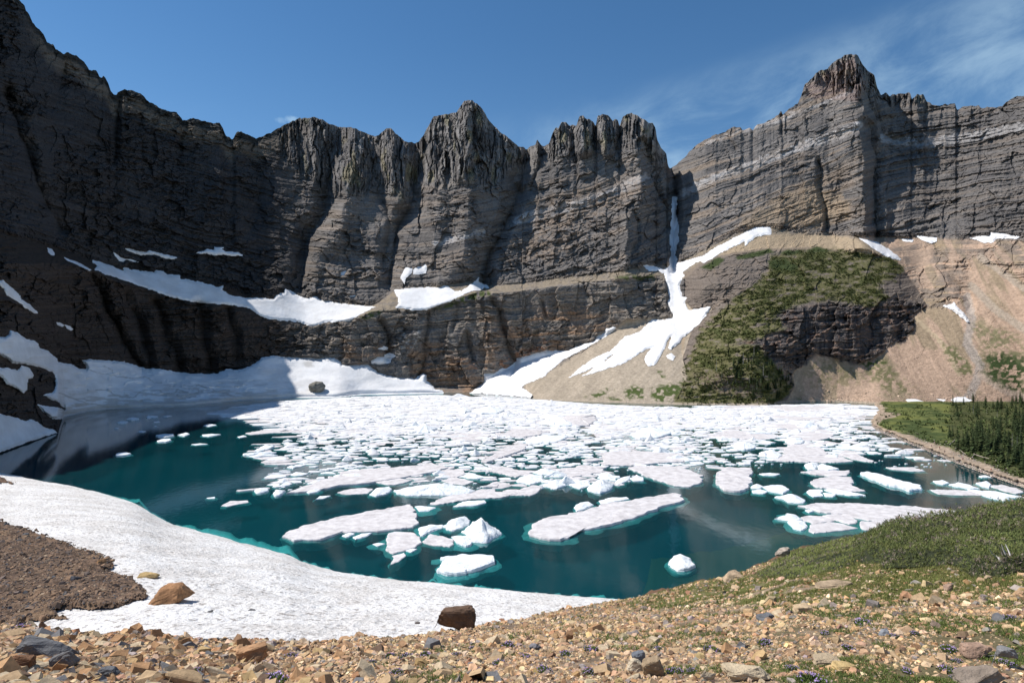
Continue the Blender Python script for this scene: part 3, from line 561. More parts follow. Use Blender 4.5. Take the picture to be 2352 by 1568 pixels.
def build_near_snow():
    xs = np.arange(-600, 1601, 1.7); ys = np.interp(xs, NSH[:, 0], NSH[:, 1])
    X, T = np.meshgrid(xs, np.linspace(0, 1, 330) ** 1.25); Y0 = ys[None]; Y = Y0 + (1515 - Y0) * T
    ed = (fbm(X / 22, X * 0 + 3, 431, 3) - .5) * 4 * sm(.06, 0, T); Y = Y + ed
    D = f2D(X, Y); wx = (X - CX) / F * D; wz = H + (YH - Y) / F * D
    cup = ridged(wx / 1.9, D / 1.5, 441, 2); cup = (cup - .55) * .30; big = (fbm(wx / 14, D / 10, 451, 3) - .5) * 1.3
    wz = wz + (cup + big * sm(0, .15, T)) * sm(0, .03, T) + .30
    V = np.stack([wx, D, wz], -1)
    lw = np.interp(xs, [-600, 215, 240, 310, 350, 420, 470, 600, 660, 700, 760, 1600], [.8, 1.2, 3.0, 4.5, 3.5, 3.0, 5.5, 6.5, 6.5, 3.0, 1.6, 1.2])
    lw = lw * (.75 + .5 * fbm(xs / 34, xs * 0, 461, 3))
    def out(d, z):
        r = V[0].copy(); s = (r[:, 1] + d) / r[:, 1]; r[:, 0] *= s; r[:, 1] = r[:, 1] + d; r[:, 2] = z; return r[None]
    V1 = np.concatenate([out(.05, -.6), V])
    f = grid_faces(*V1.shape[:2])
    o = mesh_np('snowfield', V1.reshape(-1, 3), f, M['near_snow'], smooth=True); tag(o, kind='structure')
    U = np.concatenate([out(lw + 1.5, -3.2), out(lw, -.30), out(.0 + lw * .3, -.12), out(-.6, -.05)])
    tag(mesh_np('submerged_snow_ledge', U.reshape(-1, 3), grid_faces(*U.shape[:2]), M['under'], smooth=True), kind='structure')
    for nm, P in (('scree_slope', SCREE), ('scree_strip', SCREE2)):
        A = np.array(P); xx = np.arange(A[:, 0].min(), A[:, 0].max() + 2, 1.7); yy = np.arange(A[:, 1].min(), A[:, 1].max() + 2, 1.3)
        X, Y = np.meshgrid(xx, yy); sd = sdist(P, X + (fbm(X / 9, Y / 9, 471, 3) - .5) * 14, Y + (fbm(X / 9, Y / 9, 472, 3) - .5) * 8)
        D = f2D(X, Y); wx = (X - CX) / F * D
        wz = H + (YH - Y) / F * D + .45 + (fbm(wx / 14, D / 10, 451, 3) - .5) * 1.3 + sm(-2, 8, sd) * .5 + (fbm(wx / .5, D / .5, 481, 3) - .5) * .35 + (fbm(wx / 5, D / 5, 482, 3) - .5) * .9 * sm(0, 20, sd)
        n = fbm(wx / .8, D / .8, 483, 3); n2 = fbm(wx / 7, D / 7, 484, 3)
        C = np.zeros(X.shape + (3,)) + np.array([.20, .135, .095]); C = mixc(C, (.105, .075, .058), sm(.42, .62, n)); C = mixc(C, (.30, .20, .125), sm(.55, .7, n2) * .6)
        keep = (sd > -1)[:-1, :-1] & (sd > -1)[1:, 1:] & (sd > -1)[1:, :-1] & (sd > -1)[:-1, 1:]
        V2, f2, c2 = compact(np.stack([wx, D, wz], -1).reshape(-1, 3), grid_faces(*X.shape, keep), C.reshape(-1, 3))
        tag(mesh_np(nm, V2, f2, M['scree'], c2), kind='structure')

# flat meadow behind the right shore
MSH = tab("1960,927 2000,931 2008,940 2003,950 1999,962 2003,975 2012,986")   # west side
def mead_shore(x):
    return np.interp(x, [1985, 1999, 2003, 2012, 2035, 2060, 2090, 2150, 2200, 2250, 2300, 2352, 2500, 2800, 3100], [962, 966, 975, 985, 996, 1005, 1017, 1041, 1062, 1080, 1099, 1117, 1165, 1210, 1215])
def mz(X, Y):
    sh = mead_shore(X); west = np.interp(Y, [925, 932, 940, 950, 962, 966], [2004, 2006, 2014, 2007, 1999, 1992])
    e = np.minimum(sh - Y, (X - west) * .5)
    return e
def bank_w(x): return np.interp(x, [2000, 2050, 2085, 2200, 2352, 2600], [7, 9, 17, 22, 15, 10])
def meadow_pt(x, y):
    e = mz(np.array([x], float), np.array([y], float))[0]
    z = -.6 + 2.6 * min(max(e / 8, -1), 1) + 2.2 * min(max((e - 8) / 60, 0), 1)
    D = (H - z) * F / (y - YH); return ((x - CX) / F * D, D, z), e
def build_meadow():
    xs = np.arange(1980, 3101, 2.2); ys = np.concatenate([np.arange(1225, 1000, -3.0), np.arange(1000, 921, -1.0)])
    X, Y = np.meshgrid(xs, ys); e = mz(X, Y) + (fbm(X / 12, Y / 5, 501, 3) - .5) * 5
    z = -.6 + 2.6 * np.clip(e / 8, -1, 1) + 2.2 * np.clip((e - 8) / 60, 0, 1)
    D = (H - z) * F / (Y - YH); wx = (X - CX) / F * D; z = z + (fbm(wx / 9, D / 9, 511, 3) - .5) * 1.2 * (e > 2)
    n = fbm(wx / 10, D / 16, 521, 4); n2 = fbm(wx / 1.3, D / 1.3, 522, 3)
    C = np.zeros(X.shape + (3,)) + np.array([.34, .265, .20]); C = C * (.6 + .8 * n2[..., None])
    wd_ = bank_w(X); g = sm(wd_, wd_ + 4, e + (n - .5) * 9)
    g = g * (1 - mask(PL("K 0,110 200,110 420,140 330,190 130,240 60,330 0,330"), X, Y, 2, 2))
    C = mixc(C, (.120, .135, .048), g); C = mixc(C, (.060, .080, .030), g * sm(.5, .62, n)); C = mixc(C, (.16, .17, .05), g * sm(.42, .34, n) * .7)
    wd = mask(PL("F 1840,1150 2352,1120 W 2800,900 2800,1300 2400,1130 2190,1040 2178,960"), X, Y, 8, 8, 9); C = mixc(C, (.06, .065, .03), wd * .75 * g)
    keep = (e > -9)[:-1, :-1] & (e > -9)[1:, 1:]
    V, f, c = compact(np.stack([wx, D, z], -1).reshape(-1, 3), grid_faces(*X.shape, keep), C.reshape(-1, 3))
    tag(mesh_np('meadow', V, f, M['meadow'], c, smooth=True), kind='structure')

def build_water():
    m, nt, b = newmat('lake_water', .07, .5)
    out = nt.nodes['Material Output']; nt.nodes.remove(b)
    geo = nt.nodes.new('ShaderNodeNewGeometry')
    n = noise_node(nt, .02, 3, .5, geo.outputs['Position'])
    cr = nt.nodes.new('ShaderNodeValToRGB'); cr.color_ramp.elements[0].position = .35; cr.color_ramp.elements[1].position = .65
    cr.color_ramp.elements[0].color = (.0035, .057, .075, 1); cr.color_ramp.elements[1].color = (.0055, .080, .097, 1)
    nt.links.new(n.outputs['Fac'], cr.inputs['Fac'])
    dif = nt.nodes.new('ShaderNodeBsdfDiffuse'); nt.links.new(cr.outputs['Color'], dif.inputs['Color'])
    tr = nt.nodes.new('ShaderNodeBsdfTransparent'); tr.inputs['Color'].default_value = (.34, .88, .88, 1)
    gl = nt.nodes.new('ShaderNodeBsdfGlossy'); gl.inputs['Roughness'].default_value = .06; gl.inputs['Color'].default_value = (1, 1, 1, 1)
    mp = nt.nodes.new('ShaderNodeMapping'); mp.inputs['Scale'].default_value = (1, .6, 1); nt.links.new(geo.outputs['Position'], mp.inputs['Vector'])
    w = noise_node(nt, .5, 4, .55, mp.outputs['Vector']); bp = nt.nodes.new('ShaderNodeBump'); bp.inputs['Distance'].default_value = .018
    nt.links.new(w.outputs['Fac'], bp.inputs['Height']); nt.links.new(bp.outputs['Normal'], gl.inputs['Normal'])
    m1 = nt.nodes.new('ShaderNodeMixShader'); m1.inputs[0].default_value = .50; nt.links.new(dif.outputs[0], m1.inputs[1]); nt.links.new(tr.outputs[0], m1.inputs[2])
    fr = nt.nodes.new('ShaderNodeFresnel'); fr.inputs['IOR'].default_value = 1.333; nt.links.new(bp.outputs['Normal'], fr.inputs['Normal'])
    m2 = nt.nodes.new('ShaderNodeMixShader'); nt.links.new(fr.outputs[0], m2.inputs[0]); nt.links.new(m1.outputs[0], m2.inputs[1]); nt.links.new(gl.outputs[0], m2.inputs[2])
    nt.links.new(m2.outputs[0], out.inputs['Surface'])
    V = np.array([(-420, 60, 0), (900, 60, 0), (900, 800, 0), (-420, 800, 0)]); tag(mesh_np('lake', V, np.array([[0, 1, 2, 3]]), m), kind='structure')
    bed = plain('lake_silt', (.006, .06, .082), 1, 0)
    V = np.array([(-420, 60, -5), (900, 60, -5), (900, 800, -5), (-420, 800, -5)]); tag(mesh_np('lake_bed', V, np.array([[0, 1, 2, 3]]), bed), kind='structure')

# ------------------------------------------------------------------ ice
def resample(P, n):
    P = np.array(P + [P[0]]); L = np.r_[0, np.cumsum(np.hypot(*np.diff(P, axis=0).T))]
    t = np.linspace(0, L[-1], n, endpoint=False); return np.stack([np.interp(t, L, P[:, 0]), np.interp(t, L, P[:, 1])], -1)

def floe_mesh(W, h, hump=0.0, seed=0, n=None, fringe=.5, peak=None, rings=(.86, .66, .44, .22)):
    """W: outline in metres. returns V, F: submerged foot, water line, rim, domed top"""
    per = sum(math.dist(W[i], W[(i + 1) % len(W)]) for i in range(len(W)))
    n = n or int(min(120, max(14, per / .7)))
    R = resample(W, n)
    if ((R[:, 0] * np.roll(R[:, 1], -1) - np.roll(R[:, 0], -1) * R[:, 1]).sum()) < 0: R = R[::-1]
    c = R.mean(0); tx = np.roll(R, -1, 0) - np.roll(R, 1, 0); nn = np.stack([tx[:, 1], -tx[:, 0]], -1); nn /= np.linalg.norm(nn, axis=1)[:, None] + 1e-9
    ar = abs((R[:, 0] * np.roll(R[:, 1], -1) - np.roll(R[:, 0], -1) * R[:, 1]).sum()) / 2; size = math.sqrt(ar)
    k = np.arange(n); jit = (vn(k * .9 + seed, k * 0. + seed * 1.7, 5) - .5); jit2 = (vn(k * .35 + seed * 3, k * 0. + 7., 6) - .5)
    jit3 = (vn(k * 3.7 + seed, k * 0. + 9.3, 12) - .5); R = R + nn * (jit * .12 * size ** .7 + jit2 * .14 * size ** .7 + jit3 * .10 * size ** .5)[:, None] * .75
    V = []; 
    fr = fringe * (1 + 2.4 * (vn(k * .25 + seed, k * 0. + 2., 8) - .3))
    V.append(np.c_[R - nn * .1 * min(size, 6) * .5, np.full(n, -1.6 - .2 * size ** .5)])
    V.append(np.c_[R + nn * fr[:, None], np.full(n, -.55)])
    V.append(np.c_[R + nn * fr[:, None] * .45, np.full(n, -.22)])
    V.append(np.c_[R, np.full(n, .0)]); hh = h * (1 + .5 * jit2)
    V.append(np.c_[R - nn * .04, hh * .55]); V.append(np.c_[R - nn * min(.22, .05 * size)[..., None] if False else R - nn * min(.22, .05 * size), hh])
    pk = c if peak is None else np.array(peak)
    for q in rings:
        S = pk + (R - pk) * q; z = h + hump * (1 - q) ** 1.2 + (fbm(S[:, 0] / 2.2 + seed, S[:, 1] / 2.2, 601, 3) - .5) * (.35 * h + .5 * hump)
        V.append(np.c_[S, z])
    V = np.concatenate(V); nr = len(V) // n
    i = np.arange(nr - 1)[:, None] * n + np.arange(n)[None]; j = np.arange(nr - 1)[:, None] * n + (np.arange(n)[None] + 1) % n
    Fq = np.stack([i, j, j + n, i + n], -1).reshape(-1, 4)
    V = np.concatenate([V, [[pk[0], pk[1], h + hump * 1.0]]]); top = (nr - 1) * n
    tri = np.array([[top + a, top + (a + 1) % n, len(V) - 1, len(V) - 1] for a in range(n)])
    return V, Fq, tri[:, :3]

def add_floe(W, h, mat, hump=0, seed=0, fringe=.5, peak=None):
    V, Fq, Tr = floe_mesh(W, h, hump, seed, None, fringe, peak)
    c = V[:, :2].mean(0); V = V.copy(); V[:, 0] -= c[0]; V[:, 1] -= c[1]
    loops = np.concatenate([Fq.ravel(), Tr.ravel()]); cn = np.concatenate([np.full(len(Fq), 4), np.full(len(Tr), 3)])
    o = mesh_np('ice_floe', V, loops, mat, smooth=hump > .6, counts=cn); o.location = (c[0], c[1], 0); return o

TRACED = """g|.9|0|long flat slab of ice, square at its right end, left of the pyramid berg|G 1935,553 1990,515 2080,485 2200,455 2352,425 H 150,390 330,360 475,342 500,380 525,425 500,440 540,468 480,500 300,518 150,524 0,532 G 2200,578 2010,584
g|1.1|0|longest diagonal ice slab in the middle of the open water with turquoise rim|H 1280,520 1320,470 1380,435 1500,410 1600,395 1800,340 2000,305 2280,260 2320,270 2355,300 2340,322 2200,350 2050,425 1900,462 1750,500 1640,520 1560,572 1470,580 1400,575 1290,548
w|.5|3.6|pointed white pyramid berg beside the long slab|H 830,520 900,470 950,455 1060,500 1108,540 1000,600 900,592
w|.5|1.3|jagged white berg touching the left of the pyramid berg|H 700,490 760,440 850,420 888,450 880,478 770,518 720,508
w|.4|.5|broken white floe between the long slab and the jagged berg|H 540,545 530,500 600,478 700,480 690,500 600,535 555,558
g|.6|0|round dirty floe with a dark curved crack, lower left of the pyramid berg|H 305,590 320,540 380,522 430,525 500,530 545,560 545,600 500,635 440,655 350,675 310,650
g|.5|0|grey wedge floe just left of the bright block under the pyramid berg|H 555,590 610,540 700,555 770,580 772,615 740,628 600,612
w|.7|.4|bright block of ice under the left foot of the pyramid berg|H 755,560 800,552 870,558 905,595 895,620 860,628 800,605
w|1.1|.3|lone thick white floe nearest the snowfield edge in the middle|H 650,795 700,720 670,706 720,695 870,682 1000,688 1045,700 1058,740 980,772 840,815 740,822
w|.3|0|small flat scrap right of the foot of the round cracked floe|H 440,655 480,640 522,645 480,668
g|.3|0|pointed grey scrap hanging below the round cracked floe|H 330,755 360,705 345,690 430,668 440,690 400,728
w|.25|0|tiny white scrap left of the round cracked floe|H 212,610 250,600 306,608 250,625
w|.5|2.0|long white floe with a melted hump, upper left of the pyramid berg|H 360,242 440,230 500,220 600,200 740,200 850,220 920,245 880,262 800,275 450,277 380,262
g|.5|0|thin pointed grey floe running right from above the long flat slab|H 590,342 680,295 760,275 900,250 1100,250 1218,260 1100,290 900,300 780,320 640,342
w|.4|.2|small white floe under the thin pointed grey floe|H 768,352 830,320 990,308 1002,325 930,345 800,354
g|.9|0|very long grey slab pointing left towards the open water|G 1970,260 2080,215 2200,175 2352,135 H 0,120 150,95 400,80 700,65 747,80 650,110 450,150 150,195 0,205 G 2352,205 2200,240 2100,252
g|.6|0|rounded grey block floe right of the tip of the very long slab|H 658,118 720,95 840,98 852,130 800,150 680,147
g|.5|0|lens shaped grey floe beside the rounded grey block|H 980,88 1050,72 1150,80 1278,125 1200,150 1100,125 1010,107
g|.4|0|flat grey sliver below the rounded grey block|H 688,172 760,150 850,160 912,180 850,202 760,197
g|.6|0|broad grey floe above the open lead right of centre|H 1498,130 1560,90 1700,72 1790,75 1812,110 1700,132 1580,150 1500,142
g|.5|0|grey floe standing alone above the left end of the longest slab|H 1212,242 1300,205 1390,210 1342,260 1300,278 1220,270
w|.5|1.2|small peaked white berg right of the grey floe over the longest slab|H 1390,208 1480,165 1530,170 1542,210 1480,230 1410,217
w|.4|.5|white floe between the two peaked bergs over the longest slab|H 1540,188 1600,165 1700,175 1722,205 1640,232 1600,217
w|.6|1.8|second peaked white berg over the longest slab, with turquoise foot|H 1690,225 1760,175 1820,170 1880,200 1852,240 1780,262 1700,242
g|.7|0|big grey plate with fluted right edge, above right end of the longest slab|H 1970,85 2050,70 2200,72 2352,85 I 80,108 135,142 140,180 60,217 H 2300,212 2200,180 2100,145 2030,110
w|.5|.5|white floe with dark end behind the middle of the longest slab|H 1595,357 1640,325 1700,318 1742,340 1690,367 1620,387
w|.3|.1|flat white floe leaning on the back of the longest slab|H 1768,312 1850,290 1960,286 1988,298 1850,327 1800,342
w|.3|.3|low white scrap at the right corner of the long flat slab|H 508,352 540,345 652,358 600,382 530,387
g|.4|.2|grey mound floe above the thin pointed floe|H 988,208 1060,178 1150,190 1172,210 1110,227 1040,227
w|.4|.4|curved white floe below the rounded grey block|H 828,142 900,122 992,150 940,162 870,160
w|.5|.8|bright white floe left of the broad grey floe|H 1318,117 1400,88 1482,110 1470,132 1380,134
w|.5|.5|white floe with blue side below the bright white floe|H 1218,155 1300,130 1390,140 1382,180 1300,202 1200,182
g|.4|0|grey raft at the left above the long flat slab|H -30,255 60,228 150,222 217,230 180,262 40,270
w|.5|.7|crumbled white chunk right of the grey raft|H 193,268 240,228 330,212 352,235 310,267 230,282
w|.4|.3|white floe between the second peaked berg and the fluted plate|H 1880,182 1940,150 1992,138 1982,172 1900,207
g|.8|0|thick flat table of ice with a straight left end|H 1800,66 1806,-20 2000,-30 2352,-12 2356,45 2200,52 2000,72
w|1.0|.8|lone white floe at right with a streak of light below it|H 2250,742 2290,700 2340,686 I 0,690 62,715 87,760 60,777 5,790 H 2310,792 2278,772
w|.4|.4|small white floe left above the fluted plate|H 1763,132 1820,115 1867,135 1852,157 1790,152
w|.4|.4|small white floe tucked under the left tip of the fluted plate|H 1983,157 2030,135 2082,150 2077,177 2010,177
w|.3|.1|flat scrap under the long flat slab, left one|H -2,552 50,532 92,540 40,564
w|.3|.1|flat scrap under the long flat slab, right one|H 76,562 140,535 212,535 172,560 100,577
g|.3|0|lone flat grey floe far out in the open teal water|G 1523,347 1580,313 1712,310 1718,322 1640,335 1570,350
w|.2|0|tiny white scrap beside the lone flat grey floe|G 1423,292 1480,284 1482,296 1430,298
w|.5|.6|small white lump in open water left of the very long slab|G 1753,242 1790,225 1842,226 1850,245 1800,260 1760,257
w|.6|.6|two-part white lump at the tip of the very long slab|G 1878,262 1900,240 1950,245 1972,245 1930,277 1895,280
w|.4|.3|oval white floe over the tip of the very long slab|G 1813,154 1870,130 1962,130 1972,148 1900,157
g|.3|0|pointed grey floe under the oval white floe|G 1858,187 1980,160 2088,156 2000,187 1900,192
w|.3|.3|white floe right of the oval white floe|G 1990,134 2040,113 2124,125 2080,139 2010,140
w|.3|.2|flat white floe above the oval one at the pack's left edge|G 1838,27 1900,11 1977,14 1972,30 1860,34
w|.3|0|triangular grey scrap below the very long slab|G 2173,302 2200,280 2284,276 2230,297
w|.4|.3|tiny round white floe above the two-part lump|G 1973,82 2010,69 2044,78 2020,92
w|.4|.3|white strip floe lying on the back of the very long slab|G 2113,192 2180,175 2264,158 2200,192 2130,197
w|.4|.3|white strip floe lying in front of the very long slab|G 2108,252 2150,235 2228,226 2190,252 2130,262
g|.8|0|largest white slab by the right bank, tapering behind the shrubs|I 803,347 860,333 1000,330 1400,342 1800,370 2015,395 1950,422 1750,472 1300,452 1100,407 950,387
g|.8|0|white slab half hidden behind the green bank, below the largest slab|I 1225,455 1400,452 1700,475 1690,489 1400,502 1260,517 1215,485
g|.5|0|low grey plate with a pointed right end in front of the largest slab|I 865,520 890,475 1000,455 1100,468 1220,500 1100,515 905,537
g|.5|0|grey plate left of the low pointed plate by the right bank|I 818,427 880,412 980,418 1060,450 900,468 830,447
g|.5|0|oval plate between the largest slab and the low pointed plate|I 960,412 1050,402 1150,420 1212,445 1200,467 1150,474 1050,445
w|.5|.8|white lump with a thin tail at the left of the right bank plates|I 628,434 720,428 715,402 780,413 832,445 760,452
w|.5|.5|blocky white floe below the lump with a tail|I 720,454 790,450 857,460 857,500 820,517 760,502
w|.3|.2|tiny white floe under the left tip of the largest slab|I 843,377 880,371 908,385 870,394
w|1.0|.3|thick tilted ice slab sloping down to the right, alone in dark water|I 1220,125 1280,120 1400,145 1520,180 1643,215 1642,237 1560,245 1500,222 1400,202 1290,157
g|1.1|.2|squarish thick floe with ragged fluted lower edge|I 228,172 240,120 300,85 480,90 497,120 465,140 477,185 440,237 380,250 290,240 250,212
g|.6|0|grey plate with a notched right edge in a stack of plates|I 873,187 950,155 1050,145 1160,150 1192,185 1160,200 1180,215 1255,245 1150,252 1000,227 920,217
w|.3|.2|small dirty floe under the notched plate, left|I 850,252 870,235 970,237 960,262 970,280 900,285
w|.4|.3|white floe under the notched plate, right|I 972,237 1020,222 1150,250 1268,277 1150,277 1050,262
w|.3|.2|small white floe between the two under the notched plate|I 968,257 1060,265 1040,287 980,282
g|.5|0|long flat plate crowned by two white blocks|I 818,114 950,98 1100,107 1152,105 1140,137 1050,147 900,130
w|.6|.8|left white block standing on the crowned plate|I 838,67 890,50 937,60 920,100 860,100
w|.6|.4|right white wedge standing on the crowned plate|I 928,76 960,60 1078,95 1000,106 930,100
w|.3|.1|thin straight white bar floe right of the squarish thick floe|I 523,127 600,121 670,128 640,139 560,138
w|.4|.4|first of three small white floes right of the squarish floe|I 468,217 510,195 557,215 530,230 475,230
w|.5|.4|largest of three white floes right of the squarish floe|I 555,217 600,205 692,208 738,235 690,264 600,247
w|.3|.2|lowest of three small white floes right of the squarish floe|I 478,242 540,232 588,250 550,264 485,260
w|.4|1.3|white peaked floe with spread wings above the largest slab|I 635,287 705,280 740,268 790,280 850,305 838,327 780,327 730,322 700,300
w|.4|.3|left head of the chain of floes near the right shore|I 1723,177 1790,170 1842,190 1800,202 1750,194
w|.4|.3|second link of the chain of floes near the right shore|I 1833,202 1900,188 1980,205 2045,230 1960,227 1880,214
g|.2|0|faint half sunk grey floe below the chain of floes|I 1697,234 1850,235 2082,250 2072,274 1900,272 1760,267
w|.5|.5|white floe at the head of the second chain by the right shore|I 2023,192 2100,178 2132,205 2110,224 2060,212
g|.3|0|grey plate at the end of the second chain by the right shore|I 2110,207 2200,200 2300,225 2350,250 2300,264 2200,242
w|.4|.3|rounded white floe, lowest of the chains near the right shore|I 1943,227 2040,240 2200,275 2254,300 2220,314 2120,292 2040,264
w|.3|.2|thin white floe crossing behind the lowest chain floe|I 2063,242 2150,245 2250,270 2380,290 2380,302 2200,280
w|.3|.2|small white floe alone next to the right stony shore|I 2033,142 2090,137 2128,152 2060,152
g|.5|0|long grey sheet ending in a point above the crowned plate|I 600,38 700,-5 900,-22 1100,10 1178,42 1000,50 800,44
g|.7|0|wide grey plate with a faint seam right of the white tower floes|J 940,930 1000,860 1250,848 1400,830 1500,900 1635,985 1550,1020 1400,1032 1200,1037 1000,1025 940,980
w|.8|.8|thick white block capping the wide seamed plate|J 958,802 1000,755 1200,762 1268,795 1230,842 1100,852 1000,832
g|.5|0|pale sheet above the wide seamed plate|J 1048,742 1200,668 1650,668 1725,700 1650,752 1450,792 1200,772
g|.4|0|long pale sheet reaching the brown shallows|J 728,402 1000,400 1400,420 1700,440 1500,467 1100,472 850,442
g|.4|0|pale pointed sheet below the brown shallows|J 958,532 1200,528 1400,570 1725,665 1350,657 1100,622 950,592
w|.6|.9|white star shaped floe left of the wide seamed plate|J 538,992 640,960 760,930 912,1020 850,1072 700,1057
w|.6|1.2|diamond shaped white berg with a grey hollow on its side|J 118,872 250,810 380,815 524,890 430,927 310,942 180,912
g|.4|0|bent grey plate right of the wide seamed plate|J 1798,1002 1900,938 2060,960 2100,1010 2342,1110 2330,1132 2200,1112 2000,1082
w|.4|.5|white winged floe over the bent grey plate|J 1645,912 1850,885 1880,850 1980,880 2040,858 2304,920 2280,952 2000,932
g|.3|0|oval pale plate right of the thick white block|J 1428,822 1600,795 1835,835 1750,852 1500,852
w|.5|.3|bright white oval floe under the point of the wide seamed plate|J 1588,1032 1700,1005 1792,1020 1782,1062 1650,1062
w|.3|.3|white oval floe in the dark lead above the wide seamed plate|J 878,712 950,675 1074,695 1000,732
w|.4|.8|small white berg in the dark lead above the oval floe|J 1058,637 1150,618 1232,640 1180,672
g|.4|0|great pale sheet filling the left of the narrow dark lead|J -10,620 300,640 650,690 884,735 700,772 300,762 0,742
g|.3|0|pale sheet below the dark rocks of the green hill, right one|J 648,267 1000,240 1500,250 1900,280 1550,322 1000,332 820,292
g|.3|0|pale sheet below the dark rocks of the green hill, left one|J -10,240 300,245 655,280 400,302 0,297
w|.5|.3|small white floe in the shaded blue water, upper left of a cluster|L 1683,392 1780,368 1867,380 1862,400 1770,410
w|.5|.4|dumbbell shaped white floe at the left of the blue water|L 1563,442 1620,420 1722,423 1692,450 1590,452
w|.4|.3|hooked white floe in the blue water|L 1968,367 1990,346 2122,350 2112,374 2030,372 2010,387 1980,387
w|.3|.2|short white floe under the hooked one|L 2058,430 2140,418 2153,430 2070,438
w|.3|.2|thin white floe right of the hooked one|L 2178,357 2250,343 2314,343 2240,364
w|.3|.2|small white floe alone near the shadow edge on the water|L 1846,560 1900,546 1968,553 1910,570
w|.6|.2|white floe with dark fluting, left of the row above centre left|L 2093,610 2200,593 2322,593 2332,620 2220,642 2130,632
w|.5|.2|white tapering floe just below the fluted one|L 2102,687 2160,665 2272,658 2304,675 2240,697 2130,700
w|.5|.2|lowest white floe of the open water at left|L 1548,867 1580,846 1700,843 1759,858 1690,877 1560,882
w|.2|0|tiny white scrap left of the cluster in the blue water|L 1533,514 1590,507 1600,512 1580,520
w|.2|0|tiny white scrap below the hooked floe|L 2068,482 2105,479 2108,488 2085,490
w|.3|.2|white floe alone in the dark reflection|D 1398,1364 1440,1352 1492,1360 1440,1372
w|.3|.2|white bar floe in the dark reflection, below the lone one|D 1390,1427 1450,1421 1524,1424 1440,1440 1400,1438
w|.2|0|thin white floe in the dark reflection, lowest|D 1318,1493 1380,1485 1434,1491 1350,1499
w|.4|.2|white floe touching the fluted one on its right|D 1223,1427 1280,1414 1308,1422 1270,1438
w|.7|.4|thick white floe at the left tip of the pack|D 1752,1537 1820,1500 1898,1503 1850,1532 1780,1547
g|.3|0|long grey tongue pointing left from the pack|D 1688,1417 1800,1395 2002,1383 1900,1412 1720,1427
w|.2|.1|small white scrap left of the long grey tongue|D 1633,1440 1680,1430 1703,1438 1650,1448
w|.2|.1|small white scrap above the dark reflection near the pack|D 1518,1302 1570,1295 1573,1300 1540,1309
g|.2|0|feathered white tongue at the far left of the pack|D 1482,1266 1600,1249 1755,1258 1824,1290 1650,1282
w|.8|2.2|white tilted block rising from the far pack, left one|E 1400,1350 1420,1290 1470,1300 1560,1340 1600,1365 1500,1370
g|.9|1.0|large dirty mound in the far pack beside the tilted block|E 1480,1330 1560,1300 1740,1290 1760,1330 1700,1365 1600,1368
w|.8|1.6|cluster of white hummocks in the far pack|E 915,1275 990,1240 1060,1240 1120,1262 1080,1282 960,1285
w|.8|1.6|white wedge with a grey right face in the far pack|E 790,1265 840,1245 895,1268 850,1278
w|.7|1.8|white rounded berg in the left half of the pack|E 495,1400 540,1370 600,1370 660,1385 600,1415 520,1415
g|.7|0|grey tabular block with a dark right end in the pack|E 1085,1440 1180,1385 1380,1400 1375,1425 1250,1445
g|1.0|0|tilted grey beam of ice near the front of the pack|E 1050,1560 1120,1520 1220,1490 1280,1495 1270,1525 1150,1570 H 1000,50 960,40
g|.5|0|grey block with a pointed top in the pack|E 770,1455 850,1425 960,1415 1040,1425 960,1465 850,1468
w|.6|.6|long white wedge floe right of the tilted beam|E 1240,1480 1330,1440 1540,1430 1560,1445 1480,1480 1350,1490
w|.9|1.4|big white hummock in the right of the pack|E 1990,1430 2080,1385 2200,1385 2280,1420 2180,1450 2050,1455
"""
PACK = PL("W 500,947 560,936 660,922 800,914 998,908 1215,918 1345,929 1500,936 1800,932 1900,929 1985,933 1996,945 1990,962 1984,978 2040,1006 2090,1024 2150,1048 2190,1066 2100,1078 2060,1066 1990,1058 1900,1056 1800,1064 1730,1072 1640,1070 1580,1085 1480,1096 1400,1108 1350,1124 1220,1120 1180,1132 1100,1124 960,1108 880,1098 760,1102 690,1118 640,1130 602,1122 606,1092 640,1075 660,1050 620,1050 604,1032 640,1008 665,992 640,982 590,962 555,956")

def voronoi(pts, maxr):
    """clip a square round every seed by its neighbours' bisectors"""
    pts = np.array(pts); cell = maxr * 2; G = {}
    for i, p in enumerate(pts): G.setdefault((int(p[0] // cell), int(p[1] // cell)), []).append(i)
    out = []
    for i, p in enumerate(pts):
        gx, gy = int(p[0] // cell), int(p[1] // cell); nb = [j for a in (-1, 0, 1) for b in (-1, 0, 1) for j in G.get((gx + a, gy + b), []) if j != i]
        nb.sort(key=lambda j: (pts[j][0] - p[0]) ** 2 + (pts[j][1] - p[1]) ** 2); nb = nb[:18]
        poly = [(p[0] + maxr * a, p[1] + maxr * b) for a, b in ((-1, -.4), (-.4, -1), (.4, -1), (1, -.4), (1, .4), (.4, 1), (-.4, 1), (-1, .4))]
        for j in nb:
            q = pts[j]; mx, my = (p + q) / 2; dx, dy = q - p; new = []
            for k in range(len(poly)):
                a, b = poly[k], poly[(k + 1) % len(poly)]
                sa = (a[0] - mx) * dx + (a[1] - my) * dy; sb = (b[0] - mx) * dx + (b[1] - my) * dy
                if sa <= 0: new.append(a)
                if (sa < 0) != (sb < 0) and sa != sb:
                    t = sa / (sa - sb); new.append((a[0] + (b[0] - a[0]) * t, a[1] + (b[1] - a[1]) * t))
            poly = new
            if len(poly) < 3: break
        out.append(poly)
    return out

